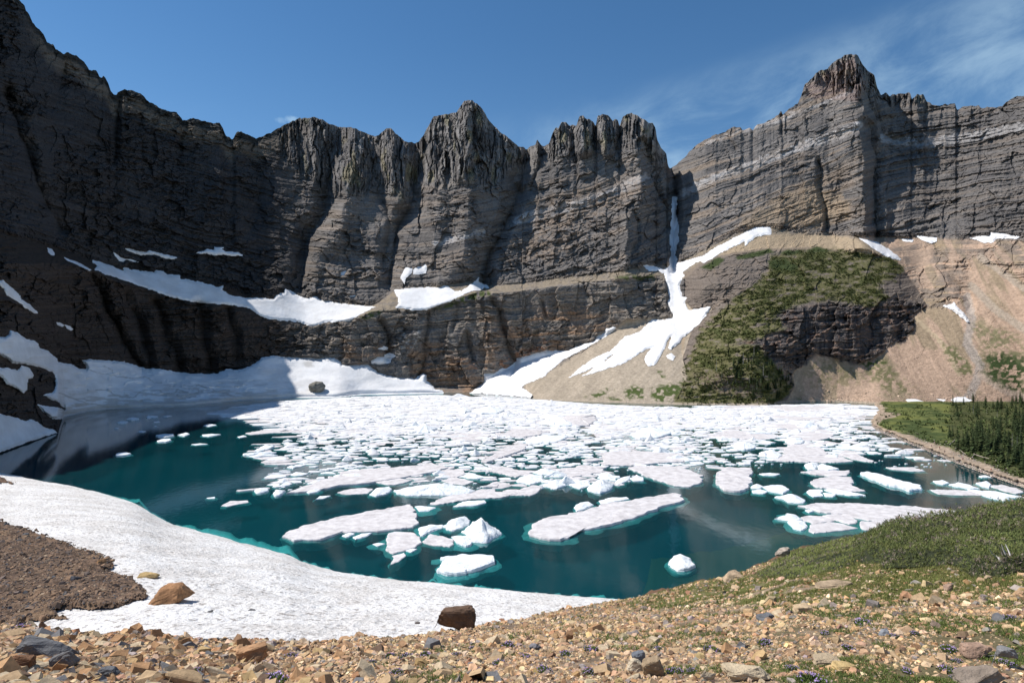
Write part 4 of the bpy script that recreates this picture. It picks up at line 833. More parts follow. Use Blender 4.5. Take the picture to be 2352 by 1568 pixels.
def build_ice():
    traced = []
    for i, ln in enumerate(TRACED.strip().split('\n')):
        ty, h, hump, lab, co = ln.split('|'); P = PL(co); h = float(h) * .8; hump = float(hump)
        # raised floes hide a little water behind them: lay the outline at a third of their height
        W = [on_plane(x, y, h * .4)[:2] for x, y in P]
        ys = [p[1] for p in P]; y = max(ys); px = HF / (y - YH)
        s = px / 130
        near = px < 190
        o = add_floe(W, h * (.6 if ty == 'g' else .8) * max(.8, s ** .5), M['floe_grey'] if ty == 'g' else M['floe_white'], hump * max(1, s ** .3), i, (.35 + 1.1 * ((i * 37) % 10) / 10) if near else .5)
        tag(o, lab, 'ice floe', 'ice floes drifting on the lake'); traced.append(P)
    # the crowded pack: polygonal floes of many sizes
    rng = np.random.default_rng(11)
    poly = np.array(PACK); wp = [on_plane(x, y)[:2] for x, y in PACK]; wa = np.array(wp)
    tries = 60000
    cx = rng.uniform(500, 2200, tries); inv = rng.uniform(0, 1, tries)
    Dn, Df = HF / (1132 - YH), HF / (906 - YH)
    Dd = np.sqrt(Dn ** 2 + inv * (Df ** 2 - Dn ** 2)); yy = YH + HF / Dd
    ok = sdist(PACK, cx, yy) > 0
    for P in traced: ok &= sdist(P, cx, yy) < .6
    cx, Dd, yy = cx[ok], Dd[ok], yy[ok]; X = (cx - CX) / F * Dd
    rad = rng.choice([1.1, 1.7, 2.6, 4.2, 6.5], len(X), p=[.22, .25, .27, .18, .08]) * rng.uniform(.8, 1.2, len(X)) * np.interp(Dd, [200, 350, 600], [.75, 1.0, 1.35])
    order = np.argsort(-rad * rng.uniform(.5, 1, len(X))); kept = []; G = {}
    for i in order:
        gx, gy = int(X[i] // 8), int(Dd[i] // 8); bad = False
        for a in (-1, 0, 1):
            for b in (-1, 0, 1):
                for j in G.get((gx + a, gy + b), []):
                    if ((X[i] - X[j]) / 1.3) ** 2 + ((Dd[i] - Dd[j]) * 1.1) ** 2 < (rad[i] * .62 + rad[j] * .62) ** 2 + .3: bad = True; break
                if bad: break
            if bad: break
        if bad: continue
        G.setdefault((gx, gy), []).append(i); kept.append(i)
        if len(kept) > 6200: break
    pts = [(X[i] / 1.3, Dd[i] * 1.1) for i in kept]; cells = [[(p[0] * 1.3, p[1] / 1.1) for p in c] for c in voronoi(pts, 10.0)]
    items = []
    for i, c in zip(kept, cells):
        if len(c) < 3: continue
        c = np.array(c); cc = c.mean(0); px, py = cx[i], yy[i]
        ed = float(sdist(PACK, np.array([px]), np.array([py]))[0])
        far = np.clip((1000 - py) / 60, 0, 1)
        # openness grows towards the near rim of the pack
        open_ = np.clip((py - 960) / 120, 0, 1) * (.25 + .75 * float(fbm(np.array([px / 60]), np.array([py / 22]), 701, 3)[0] > .50)) + np.clip((14 - ed * (2.2 if py < 960 else 1)) / 30, 0, .3) * (py > 935)
        open_ += np.clip((px - 1880) / 300, 0, .35) * (py > 950)
        if rng.random() < open_ * .74: continue
        sh = .985 - .13 * np.clip((py - 915) / 150, 0, 1) - .12 * rng.random() * (1 - far * .8)
        c = cc + (c - cc) * sh
        cut = []   # clip corners for a worn outline
        for k in range(len(c)):
            a, b, d = c[k - 1], c[k], c[(k + 1) % len(c)]; w1, w2 = rng.uniform(.02, .20, 2); cut.append(b + (a - b) * w1); cut.append(b + (d - b) * w2)
        c = np.array(cut); area = .5 * abs((c[:, 0] * np.roll(c[:, 1], -1) - np.roll(c[:, 0], -1) * c[:, 1]).sum())
        if area < .5: continue
        D = cc[1]; pxa = area * F / D * HF / D / D
        items.append((pxa, c, px, py, area))
    items.sort(key=lambda t: -t[0])
    nind = 300 - len(traced)
    SV, SL, SC_ = [], [], []; base = 0
    for k, (pxa, c, px, py, area) in enumerate(items):
        white = rng.random() < np.interp(math.sqrt(area), [1.5, 5, 9], [.62, .42, .15]); s = math.sqrt(area)
        h = rng.uniform(.08, .34) + (.3 if rng.random() < .10 else 0); hump = 0
        if white: hump = abs(rng.normal(0, .34)) * min(s, 6) * (.25 if rng.random() < .7 else .8)
        if py < 960: hump *= .8
        if k < nind:
            o = add_floe([tuple(q) for q in c], h, M['floe_white'] if white else M['floe_grey'], hump, k + 300, .45)
            zone = 'left wing of the pack' if px < 900 else 'pack below the low orange cliff' if px < 1150 else 'pack below the talus fan' if px < 1560 else 'pack below the green hill' if px < 1850 else 'pack by the right shore'
            dep = 'far' if py < 975 else 'middle' if py < 1040 else 'front'
            sz = 'large' if pxa > 420 else 'mid-sized' if pxa > 220 else 'small'
            lk = ('peaked white' if hump > .9 else 'white') if white else 'flat greyish'
            tag(o, f"{sz} {lk} ice floe in the {dep} {zone}", 'ice floe', f"{lk} floes in the {dep} {zone}")
        else:
            V, Fq, Tr = floe_mesh([tuple(q) for q in c], h, hump, k + 300, n=12 if s > 2 else 8, fringe=.3, rings=(.6, .3))
            SV.append(V); SL.append((np.concatenate([Fq.ravel(), Tr.ravel()]) + base, len(Fq), len(Tr))); base += len(V)
            g = rng.uniform(.9, 1.03)
    V = np.concatenate(SV); loops = np.concatenate([a[0] for a in SL]); cn = np.concatenate([np.r_[np.full(a[1], 4), np.full(a[2], 3)] for a in SL])
    o = mesh_np('brash_ice', V, loops, M['brash'], counts=cn); tag(o, kind='stuff')
    # thin grey ice and slush that closes the water between the far floes
    xs = np.arange(480, 2230, 2.2); ys = np.concatenate([np.arange(1075, 960, -1.1), np.arange(960, 899, -.6)]); X, Y = np.meshgrid(xs, ys); D = (H - .03) * F / (Y - YH); wx = (X - CX) / F * D
    v = fbm(wx / 14, D / 14, 711, 4); th = np.interp(Y, [905, 940, 975, 1010, 1060, 1075], [.1, .25, .40, .55, .76, .9]) + np.interp(X, [1800, 1950], [0, .12]); ins = (sdist(PACK, X, Y) > 1) & (v > th)
    V2, f2, _ = compact(np.stack([wx, D, np.full_like(D, .03)], -1).reshape(-1, 3), grid_faces(*X.shape, ins[:-1, :-1] & ins[1:, 1:] & ins[1:, :-1] & ins[:-1, 1:])); tag(mesh_np('slush_ice', V2, f2, M['floe_grey']), kind='stuff')
    print('FLOES', len(items), 'indiv', nind, 'stuff', len(items) - nind)
    # loose crumbs between the floes
    n = 900; cx2 = rng.uniform(560, 2190, 12000); y2 = rng.uniform(940, 1140, 12000); okc = sdist(PACK, cx2, y2) > -6; cx2, y2 = cx2[okc][:n], y2[okc][:n]
    SV, SL, base = [], [], 0
    for a, b in zip(cx2, y2):
        x, y, _ = on_plane(a, b); r = rng.uniform(.25, .75) * (HF / (b - YH) / 300) ** .4; k = 6; th = np.sort(rng.uniform(0, 6.28, k)); W = [(x + r * 1.4 * math.cos(t), y + r * math.sin(t)) for t in np.linspace(0, 6.28, k, endpoint=False) + rng.uniform(-.3, .3, k)]
        V, Fq, Tr = floe_mesh(W, rng.uniform(.08, .3), .1, int(a), n=6, fringe=.15, rings=(.5,)); SV.append(V); SL.append((np.concatenate([Fq.ravel(), Tr.ravel()]) + base, len(Fq), len(Tr))); base += len(V)
    V = np.concatenate(SV); loops = np.concatenate([a[0] for a in SL]); cn = np.concatenate([np.r_[np.full(a[1], 4), np.full(a[2], 3)] for a in SL])
    tag(mesh_np('ice_crumbs', V, loops, M['brash'], counts=cn), kind='stuff')
# ------------------------------------------------------------------ stones, plants, trees, people
KRUM = PL("I 640,700 720,640 800,610 1000,575 1250,525 1400,505 1700,475 2010,395 2352,335 W 2560,1110 2560,1350 I 2352,835 2200,865 2000,850 1900,800 1850,785 1700,790 1380,790 1350,740 1200,740 1050,790 900,830 700,830 560,850 500,820 600,770")
R_ = _R; R_['M'] = (1950.0, 1148.4, .1709); R_['S'] = (1548.1, 735.0, .1465)

def rock_shape(seed, n=11, flat=.5, sub=0, rough=.0):
    rr = random.Random(seed); bm = bmesh.new()
    for i in range(n):
        v = Vector((rr.uniform(-1, 1), rr.uniform(-1, 1), rr.uniform(-1, 1)))
        if n > 12: v = Vector((math.copysign(abs(v.x) ** .6, v.x), math.copysign(abs(v.y) ** .6, v.y), math.copysign(abs(v.z) ** .5, v.z)))
        bm.verts.new((v.x * .5, v.y * .5 * rr.uniform(.6, .9), v.z * .5 * flat))
    r = bmesh.ops.convex_hull(bm, input=bm.verts[:])
    bmesh.ops.delete(bm, geom=[v for v in bm.verts if not v.link_faces], context='VERTS')
    if sub:
        bmesh.ops.bevel(bm, geom=bm.edges[:], offset=.035, segments=1, affect='EDGES')
        bmesh.ops.triangulate(bm, faces=bm.faces[:])
        for k in range(sub):
            bmesh.ops.subdivide_edges(bm, edges=bm.edges[:], cuts=1, use_grid_fill=True)
        bm.normal_update()
        for v in bm.verts:
            p = v.co * 4 + Vector((seed * 3.1, 0, 0)); v.co += v.normal * (mnoise.noise(p) * .5 + mnoise.noise(p * 2.7) * .3) * rough
    bmesh.ops.triangulate(bm, faces=bm.faces[:]); bm.verts.ensure_lookup_table(); bm.verts.index_update()
    V = np.array([v.co[:] for v in bm.verts]); Fc = np.array([[v.index for v in f.verts] for f in bm.faces]); bm.free(); return V, Fc

def shard(seed, flat):
    """flat angular chip: a four to six sided slab with a skewed, broken top"""
    rr = random.Random(seed); k = rr.choice((4, 4, 5, 6)); V = []; a0 = rr.uniform(0, 6)
    ang = sorted(a0 + 6.283 * (i + rr.uniform(-.3, .3)) / k for i in range(k)); rad = [rr.uniform(.32, .56) for _ in ang]; ox, oy = rr.uniform(-.1, .1), rr.uniform(-.1, .1); s = rr.uniform(.55, .9)
    for a, r in zip(ang, rad): V.append((r * math.cos(a), r * .8 * math.sin(a), -flat / 2))
    for a, r in zip(ang, rad): V.append((ox + r * s * math.cos(a) * rr.uniform(.8, 1.15), oy + r * .8 * s * math.sin(a), flat / 2 * rr.uniform(.5, 1.3)))
    Fc = [(i, (i + 1) % k, k + (i + 1) % k) for i in range(k)] + [(i, k + (i + 1) % k, k + i) for i in range(k)] + [(k, k + i, k + i + 1) for i in range(1, k - 1)]
    return np.array(V), np.array(Fc)

def rots(n, tilt, rng):
    yaw = rng.uniform(0, 2 * np.pi, n); a = rng.normal(0, tilt, n); b = rng.normal(0, tilt, n)
    cy, sy = np.cos(yaw), np.sin(yaw); ca, sa = np.cos(a), np.sin(a); cb, sb = np.cos(b), np.sin(b); z = np.zeros(n); o = np.ones(n)
    Rz = np.stack([cy, -sy, z, sy, cy, z, z, z, o], -1).reshape(n, 3, 3); Rx = np.stack([o, z, z, z, ca, -sa, z, sa, ca], -1).reshape(n, 3, 3); Ry = np.stack([cb, z, sb, z, o, z, -sb, z, cb], -1).reshape(n, 3, 3)
    return Rx @ Ry @ Rz

def scatter(shapes, P, S, R3, C):
    vs, fs, cs, base = [], [], [], 0; n = len(P); k = np.arange(n) % len(shapes)
    for i, (V, Fc) in enumerate(shapes):
        m = k == i; c = m.sum()
        if not c: continue
        W = np.einsum('nij,vj->nvi', R3[m], V) * S[m][:, None, None] + P[m][:, None, :]
        vs.append(W.reshape(-1, 3)); fs.append((Fc[None] + (np.arange(c) * len(V))[:, None, None]).reshape(-1, Fc.shape[1]) + base); cs.append(np.repeat(C[m], len(V), 0)); base += c * len(V)
    return np.concatenate(vs), np.concatenate(fs), np.concatenate(cs)

STC = [('tan', (.43, .30, .175)), ('orange brown', (.37, .215, .11)), ('pale buff', (.50, .395, .265)), ('slate grey', (.19, .185, .185)), ('dark brown', (.19, .125, .085)), ('yellowish', (.48, .335, .165))]
SINGLE = [  # label, centre x, base y, width, height, depth ratio, colour, seed, sheet, tilt(deg)
 ("big dark brown block standing upright where the stones meet the snow", 1046, 1450, 84, 50, .55, (.15, .095, .065), 3, 1, 3),
 ("large orange brown boulder at the edge of the scree on the snow", 388, 1391, 78, 36, .8, (.34, .185, .095), 7, 2, 4),
 ("orange boulder on the rim of the scree tongue over the snow", 237, 1312, 42, 20, .8, (.36, .20, .10), 8, 2, 6),
 ("thin yellowish slab lying alone on the snowfield", 339, 1333, 40, 10, .6, (.48, .34, .16), 9, 2, 4),
 ("dark grey stone in the middle of the scree tongue", 170, 1345, 22, 16, .9, (.13, .13, .14), 10, 2, 5),
 ("largest dark grey slab among the stones at lower left", 82, 1516, 108, 38, .6, (.15, .15, .155), 12, 1, -4),
 ("dark grey leaning slab just right of the largest grey one", 148, 1536, 52, 34, .6, (.16, .155, .155), 14, 1, 22),
 ("dark brown wedge stone beneath the largest grey slab", 42, 1533, 48, 28, .6, (.22, .12, .07), 15, 1, -15),
 ("flat grey stone between orange ones at the bottom left", 242, 1552, 52, 17, .6, (.17, .175, .185), 17, 1, 4),
 ("orange tilted block in the stones left of the purple plant cushion", 580, 1521, 64, 32, .6, (.38, .22, .12), 18, 1, 12),
 ("small square upright brown block alone on the stony slope", 1304, 1470, 26, 17, .9, (.27, .155, .085), 20, 1, 0),
 ("dark block with a black shaded side low at right of centre", 1505, 1550, 44, 34, .7, (.30, .22, .14), 22, 1, 14),
 ("blue grey stone just above the dark sided block", 1470, 1521, 30, 22, .8, (.15, .16, .18), 23, 1, 8),
 ("pale buff angular slab leaning on the dark sided block", 1450, 1546, 38, 30, .7, (.48, .40, .29), 24, 1, -18),
 ("grey pointed stone on the stony slope right of centre", 1228, 1495, 30, 13, .8, (.20, .19, .20), 25, 1, 12),
 ("pale split boulder at the water edge under the light streak", 1808, 1280, 36, 20, .8, (.44, .37, .31), 27, 1, 14),
 ("tan flat boulder at the water edge, left of the split one", 1688, 1331, 42, 17, .7, (.46, .34, .23), 28, 1, 12),
 ("long flat tan slab lying in the grass", 1911, 1353, 96, 10, .5, (.44, .33, .22), 30, 1, 3),
 ("wide tan slab with a red edge on the right slope", 1852, 1411, 42, 19, .8, (.47, .35, .22), 31, 1, 4),
 ("dark grey stone left of the wide tan slab", 1765, 1430, 36, 17, .8, (.15, .155, .165), 33, 1, 8),
 ("pinkish boulder where the grass gives way to stones at right", 2184, 1358, 30, 15, .8, (.40, .27, .20), 34, 1, 6),
 ("rounded tan boulder touching the foot of the dark shrubs", 2277, 1335, 22, 12, .9, (.46, .34, .22), 36, 1, 0),
 ("grey mottled boulder on the right slope with lilac flowers by it", 2042, 1462, 38, 15, .8, (.26, .27, .29), 37, 1, 5),
 ("brown pink boulder on the right slope above the grey mottled one", 2152, 1445, 32, 17, .8, (.36, .26, .20), 38, 1, -6),
 ("largest grey fractured boulder in the lower right corner", 2332, 1535, 62, 44, .8, (.19, .185, .185), 40, 1, 10),
 ("tilted brown grey slab under the fractured boulder", 2262, 1571, 84, 30, .6, (.30, .24, .19), 41, 1, 16),
 ("flat reddish slab left of the fractured boulder", 2250, 1508, 56, 24, .7, (.33, .22, .16), 43, 1, 4),
 ("broad pale slab at the bottom, right of centre", 1715, 1560, 90, 26, .7, (.50, .40, .27), 44, 1, 5),
 ("upright pale pointed slab at the bottom beside the broad one", 1622, 1560, 34, 38, .5, (.46, .38, .27), 46, 1, -20),
 ("wide buff slab with grey flecks at the bottom right", 1900, 1528, 64, 16, .7, (.50, .39, .26), 47, 1, 3),
 ("yellowish flat slab next to the wide buff one", 1945, 1540, 50, 14, .7, (.50, .36, .17), 48, 1, 2),
 ("small red brown stone on the snowfield under the stony rim", 1152, 1432, 14, 4, .7, (.34, .18, .11), 50, 2, 0),
 ("little dark stone on the snowfield left of the upright block", 958, 1440, 10, 3, .8, (.14, .12, .11), 51, 2, 0),
 ("small grey stone alone in the lower left of the snowfield", 483, 1413, 12, 5, .8, (.17, .17, .17), 52, 2, 0),
 ("small dark stone on the snowfield right of the boulder", 577, 1411, 16, 5, .8, (.15, .15, .15), 53, 2, 0),
 ("dark stone on the rim of the stones in front of the snow", 500, 1477, 16, 12, .9, (.12, .125, .14), 54, 1, 6),
 ("pale grey flat stone on the rim beside the dark one", 463, 1482, 30, 15, .7, (.34, .34, .35), 55, 1, 6),
 ("brown square stone on the rim of the stones at the left", 325, 1462, 20, 13, .8, (.22, .14, .09), 56, 1, 0),
]
def make_single(lab, x, yb, w, h, dr, col, seed, sheet, tilt):
    D = float(f1D(np.array([x * 1.]), np.array([yb * 1.]))[0]) if sheet == 1 else float(f2D(np.array([x * 1.]), np.array([yb * 1.]))[0])
    V, Fc = rock_shape(seed, 26 if ('block' in lab or 'square' in lab or w > 36) else 12, 1.0, 2, .10)
    V = V - (V.max(0) + V.min(0)) / 2; V = V / (V.max(0) - V.min(0))
    m = D / F; sx, sy, sz = w * m * (1.22 if w > 60 or sheet == 2 else 1.1), w * m * dr, h * m * 1.18
    ww = np.interp(V[:, 2], [-.5, .5], [1.06, .92] if 'block' in lab or 'slab' in lab else [1.15, .55]); V = np.stack([V[:, 0] * sx * ww, V[:, 1] * sy * ww, (V[:, 2] + .5) * sz], -1)
    t = math.radians(-tilt); V = V @ np.array([[math.cos(t), 0, -math.sin(t)], [0, 1, 0], [math.sin(t), 0, math.cos(t)]])
    n = fbm(V[:, 0] / sx * 5 + seed, V[:, 2] / sx * 7, seed, 3); C = np.array(col)[None] * (.7 + .6 * n[:, None])
    o = mesh_np('boulder' if w * m > .55 else 'stone', V, Fc, M['boulder'], C); X, Y, Z = pt(x, yb, D); o.location = (X, Y + sy * .3, Z - sz * (.24 if w > 90 and sheet == 2 else .12) + (.35 if sheet == 2 else 0)); tag(o, lab, 'boulder' if w * m > .55 else 'stone')

def build_stones():
    rng = np.random.default_rng(21)
    for s in SINGLE: make_single(*s)
    shp = [rock_shape(100 + i, 7, rr) for i, rr in enumerate((.45, .6))] + [shard(500 + i, f) for i, f in enumerate((.16, .24, .34, .2, .45, .3, .22, .38, .5, .18, .28))]
    P, S, C, PX, XX = [], [], [], [], []
    for size, Dn, Dm, cover in ((.028, 3.8, 7.5, .36), (.045, 3.8, 12, .34), (.075, 3.8, 21, .30), (.12, 4, 40, .22), (.19, 8, 60, .18), (.32, 22, 95, .20), (.55, 60, 130, .14)):
        area = 0.84 * (Dm ** 2 - Dn ** 2) * 1.08; n = int(area * cover * 1.05 / (size * size * .75))
        D = np.sqrt(rng.uniform(Dn ** 2, Dm ** 2, n)); x = rng.uniform(-40, 2400, n); yc = np.interp(x, CREST[:, 0], CREST[:, 1]); dc = np.interp(x, CREST[:, 0], CREST[:, 2])
        y = f1Y(x, D); ok = (D < dc - .3) & (y < 1640)
        x, y, D = x[ok], y[ok], D[ok]
        k = mask(KRUM, x, y, 6); g = mask(GRASS, x, y, 20); pr = (1 - k) * (1 - g * (.70 + .2 * sm(1290, 1240, y)))
        cl = fbm(x / D * 0 + (x - CX) / F * D / 1.1, D / 1.1, 801, 3); pr = pr * np.where(x > 900, sm(.30, .45, cl) * .7 + .3, 1)
        ok = rng.uniform(0, 1, len(x)) < pr; x, y, D = x[ok], y[ok], D[ok]
        s = 1.12 * size * np.exp(rng.normal(0, .38, len(x))) * np.interp(x, [250, 800, 1200, 2352], [1.22, .85, .74, .74])
        X = (x - CX) / F * D; Z = H + (YH - y) / F * D + bumpz(X, D)
        P.append(np.stack([X, D, Z + s * .07], -1)); S.append(s); PX.append(s * F / D); XX.append(np.stack([x, y], -1))
    P = np.concatenate(P); S = np.concatenate(S); PX = np.concatenate(PX); XX = np.concatenate(XX); n = len(P)
    left = np.clip((900 - XX[:, 0]) / 700, 0, 1)
    prob = np.array([.40, .10, .27, .10, .05, .08]); pl = np.array([.32, .24, .17, .14, .09, .04])
    u = rng.uniform(0, 1, n); cum = np.cumsum(prob[None] * (1 - left[:, None]) + pl[None] * left[:, None], 1); ci = (u[:, None] > cum).sum(1).clip(0, 5)
    base = np.array([c for _, c in STC]); C = (base[ci] * .8 + .2 * base[0]) * np.exp(rng.normal(.06, .27, n))[:, None] * (1 + rng.normal(0, .04, (n, 3))) * np.array([1.04, .985, .97])
    R3 = rots(n, .34, rng)
    o = np.argsort(-PX); vis = [i for i in o if 0 < XX[i, 0] < 2352 and XX[i, 1] < 1585][:300 - len(SINGLE)]; vs = set(vis)
    hi = [rock_shape(300 + i, 9, f, 1, .04) for i, f in enumerate((.4, .55))] + [shard(600 + i, f) for i, f in enumerate((.26, .4, .22, .5, .3, .18, .35))]
    cache = {}
    for j, i in enumerate(vis):
        key = (j % len(hi), int(ci[i]))
        if key not in cache:
            V, Fc = hi[key[0]]; nn = fbm(V[:, 0] * 5 + key[0], V[:, 2] * 7, 31, 3); me_o = mesh_np('stone', V, Fc, M['stone'], base[key[1]][None] * (.75 + .5 * nn[:, None])); cache[key] = me_o.data; ob = me_o
        else:
            ob = bpy.data.objects.new('stone', cache[key]); COL.objects.link(ob)
        m4 = Matrix(R3[i].tolist()).to_4x4() * 1; m4 = Matrix.Translation(Vector(P[i])) @ Matrix(R3[i].tolist()).to_4x4() @ Matrix.Scale(float(S[i]) * 1.05, 4); ob.matrix_world = m4
        x, y = XX[i]; zone = 'lower left corner' if x < 420 else 'bottom edge left of centre' if x < 950 else 'bottom centre' if x < 1450 else 'bottom edge right of centre' if x < 1950 else 'lower right corner'
        szw = 'large' if PX[i] > 44 else 'mid-sized' if PX[i] > 36 else 'small'
        row = 'nearest row of' if y > 1535 else 'second row of' if y > 1490 else 'upper'
        tag(ob, f"{szw} {STC[ci[i]][0]} angular stone in the {row} stones, {zone}", 'stone', f"{STC[ci[i]][0]} stones, {zone}")
    rest = np.array([i for i in range(n) if i not in vs])
    V, Fc, cc = scatter(shp, P[rest], S[rest], R3[rest], C[rest]); tag(mesh_np('gravel', V, Fc, M['stone'], cc), kind='stuff'); print('STONES', n, len(Fc))
    # coarse rubble on the brown scree tongue
    n = 26000; x = rng.uniform(-60, 350, n); y = rng.uniform(1205, 1470, n); D = f2D(x, y); ok = (sdist(SCREE, x, y) > 1) & (rng.uniform(0, 1, n) < (90 / D) ** 1.2 * .5 + .2); x, y, D = x[ok], y[ok], D[ok]; n = len(x)
    s = rng.choice([.14, .24, .40, .75], n, p=[.40, .40, .17, .03]) * np.exp(rng.normal(0, .2, n)) * np.clip(D / 62, .7, 1.5); X = (x - CX) / F * D
    Z = H + (YH - y) / F * D + .95 + (fbm(X / 14, D / 10, 451, 3) - .5) * 1.3 + (fbm(X / 5, D / 5, 482, 3) - .5) * .9
    c = np.array([(.22, .15, .105), (.30, .19, .12), (.13, .10, .085), (.34, .25, .17), (.12, .12, .125)])[rng.choice(5, n, p=[.36, .22, .26, .1, .06])] * np.exp(rng.normal(0, .2, n))[:, None]
    V, Fc, cc = scatter(shp, np.stack([X, D, Z], -1), s, rots(n, .35, rng), c); tag(mesh_np('scree_rubble', V, Fc, M['stone'], cc), kind='stuff')
    # shore cobbles along the right bank and at the foot of the orange talus
    n = 5200; x = rng.uniform(1998, 2380, n); off = np.abs(rng.normal(0, .55, n)) * bank_w(x); y = mead_shore(x) - off + 1.5; Dz = (H - .5 - off * .1) * F / (y - YH)
    s = rng.uniform(.25, .9, n); c = np.array([.38, .32, .27])[None] * np.exp(rng.normal(0, .3, n))[:, None] * (1 + rng.normal(0, .05, (n, 3)))
    P1 = np.stack([(x - CX) / F * Dz, Dz, .3 + off * .1], -1)
    m_ = 1400; x2 = rng.uniform(1830, 2250, m_); y2 = 926 - np.abs(rng.normal(0, 14, m_)); D2, _ = wallD(x2, y2); s2 = rng.uniform(.5, 1.5, m_) * (1 + (rng.random(m_) < .04) * 1.5); c2 = np.array([.46, .34, .25])[None] * np.exp(rng.normal(0, .25, m_))[:, None]
    P2 = np.stack([(x2 - CX) / F * D2, D2, H + (YH - y2) / F * D2], -1)
    V, Fc, cc = scatter(shp, np.concatenate([P1, P2]), np.concatenate([s, s2]), rots(n + m_, .4, rng), np.concatenate([c, c2])); tag(mesh_np('shore_cobbles', V, Fc, M['stone'], cc), kind='stuff')
    # the oval rock showing in the glacier front
    bm = bmesh.new(); bmesh.ops.create_icosphere(bm, subdivisions=4, radius=1)
    for v in bm.verts: v.co *= 1 + .22 * mnoise.noise(v.co * 1.7) + .10 * mnoise.noise(v.co * 5) + .05 * mnoise.noise(v.co * 11)
    bm.verts.index_update(); V = np.array([v.co[:] for v in bm.verts]) * np.array([8.6, 7.0, 6.0]); Fc = np.array([[v.index for v in f.verts] for f in bm.faces]); bm.free(); x, y = 729, 889; D = float(wallD(np.array([x * 1.]), np.array([y * 1.]), False)[0]) - 13
    nn = fbm(V[:, 0] / 2, V[:, 2] / 2, 91, 3); o = mesh_np('rock_outcrop', V, Fc, M['boulder'], np.array([.20, .19, .165])[None] * (.6 + .8 * nn[:, None]), smooth=True); o.location = pt(x, y, D); tag(o, 'oval dark rock poking out of the sunlit glacier front near the water', 'rock')

def sprays(P, S, rng, cols, k=8, up=.6, wid=.16, droop=0):
    """tufts of thin pointed blades"""
    n = len(P); th = rng.uniform(0, 2 * np.pi, (n, k)); el = rng.uniform(up - .5, up + .6, (n, k)); L = S[:, None] * rng.uniform(.6, 1.25, (n, k))
    d = np.stack([np.cos(th) * np.cos(el), np.sin(th) * np.cos(el), np.sin(el)], -1); side = np.stack([-np.sin(th), np.cos(th), rng.uniform(-.4, .4, (n, k))], -1)
    b = P[:, None, :] + d * 0; w = (S[:, None] * wid)[..., None]
    o = rng.normal(0, .25, (n, k, 3)) * S[:, None, None]
    V = np.stack([b + o + side * w, b + o - side * w, b + o + d * L[..., None]], 2).reshape(-1, 3)
    C = np.repeat(cols, k * 3, 0).reshape(n, k, 3, 3) * np.exp(rng.normal(0, .22, (n, k, 1, 1))); return V, np.arange(n * k * 3).reshape(-1, 3), C.reshape(-1, 3)

def join(parts):
    vs, fs, cs, b = [], [], [], 0
    for V, Fc, C in parts:
        if Fc.shape[1] == 4: Fc = np.concatenate([Fc[:, [0, 1, 2]], Fc[:, [0, 2, 3]]])
        vs.append(V); fs.append(Fc + b); cs.append(C); b += len(V)
    return np.concatenate(vs), np.concatenate(fs), np.concatenate(cs)

def krum_h(x, y, X, D):
    main = sm(1950, 2060, x) * sm(1150, 1200, y + 30); e = sdist(KRUM, x, y)
    m = .15 + .95 * fbm(X / 3.2, D / 3.2, 901, 3) ** 1.3
    return (.16 + .95 * main * np.clip(D / 20, .5, 1.6)) * m * sm(-1, 9, e), e

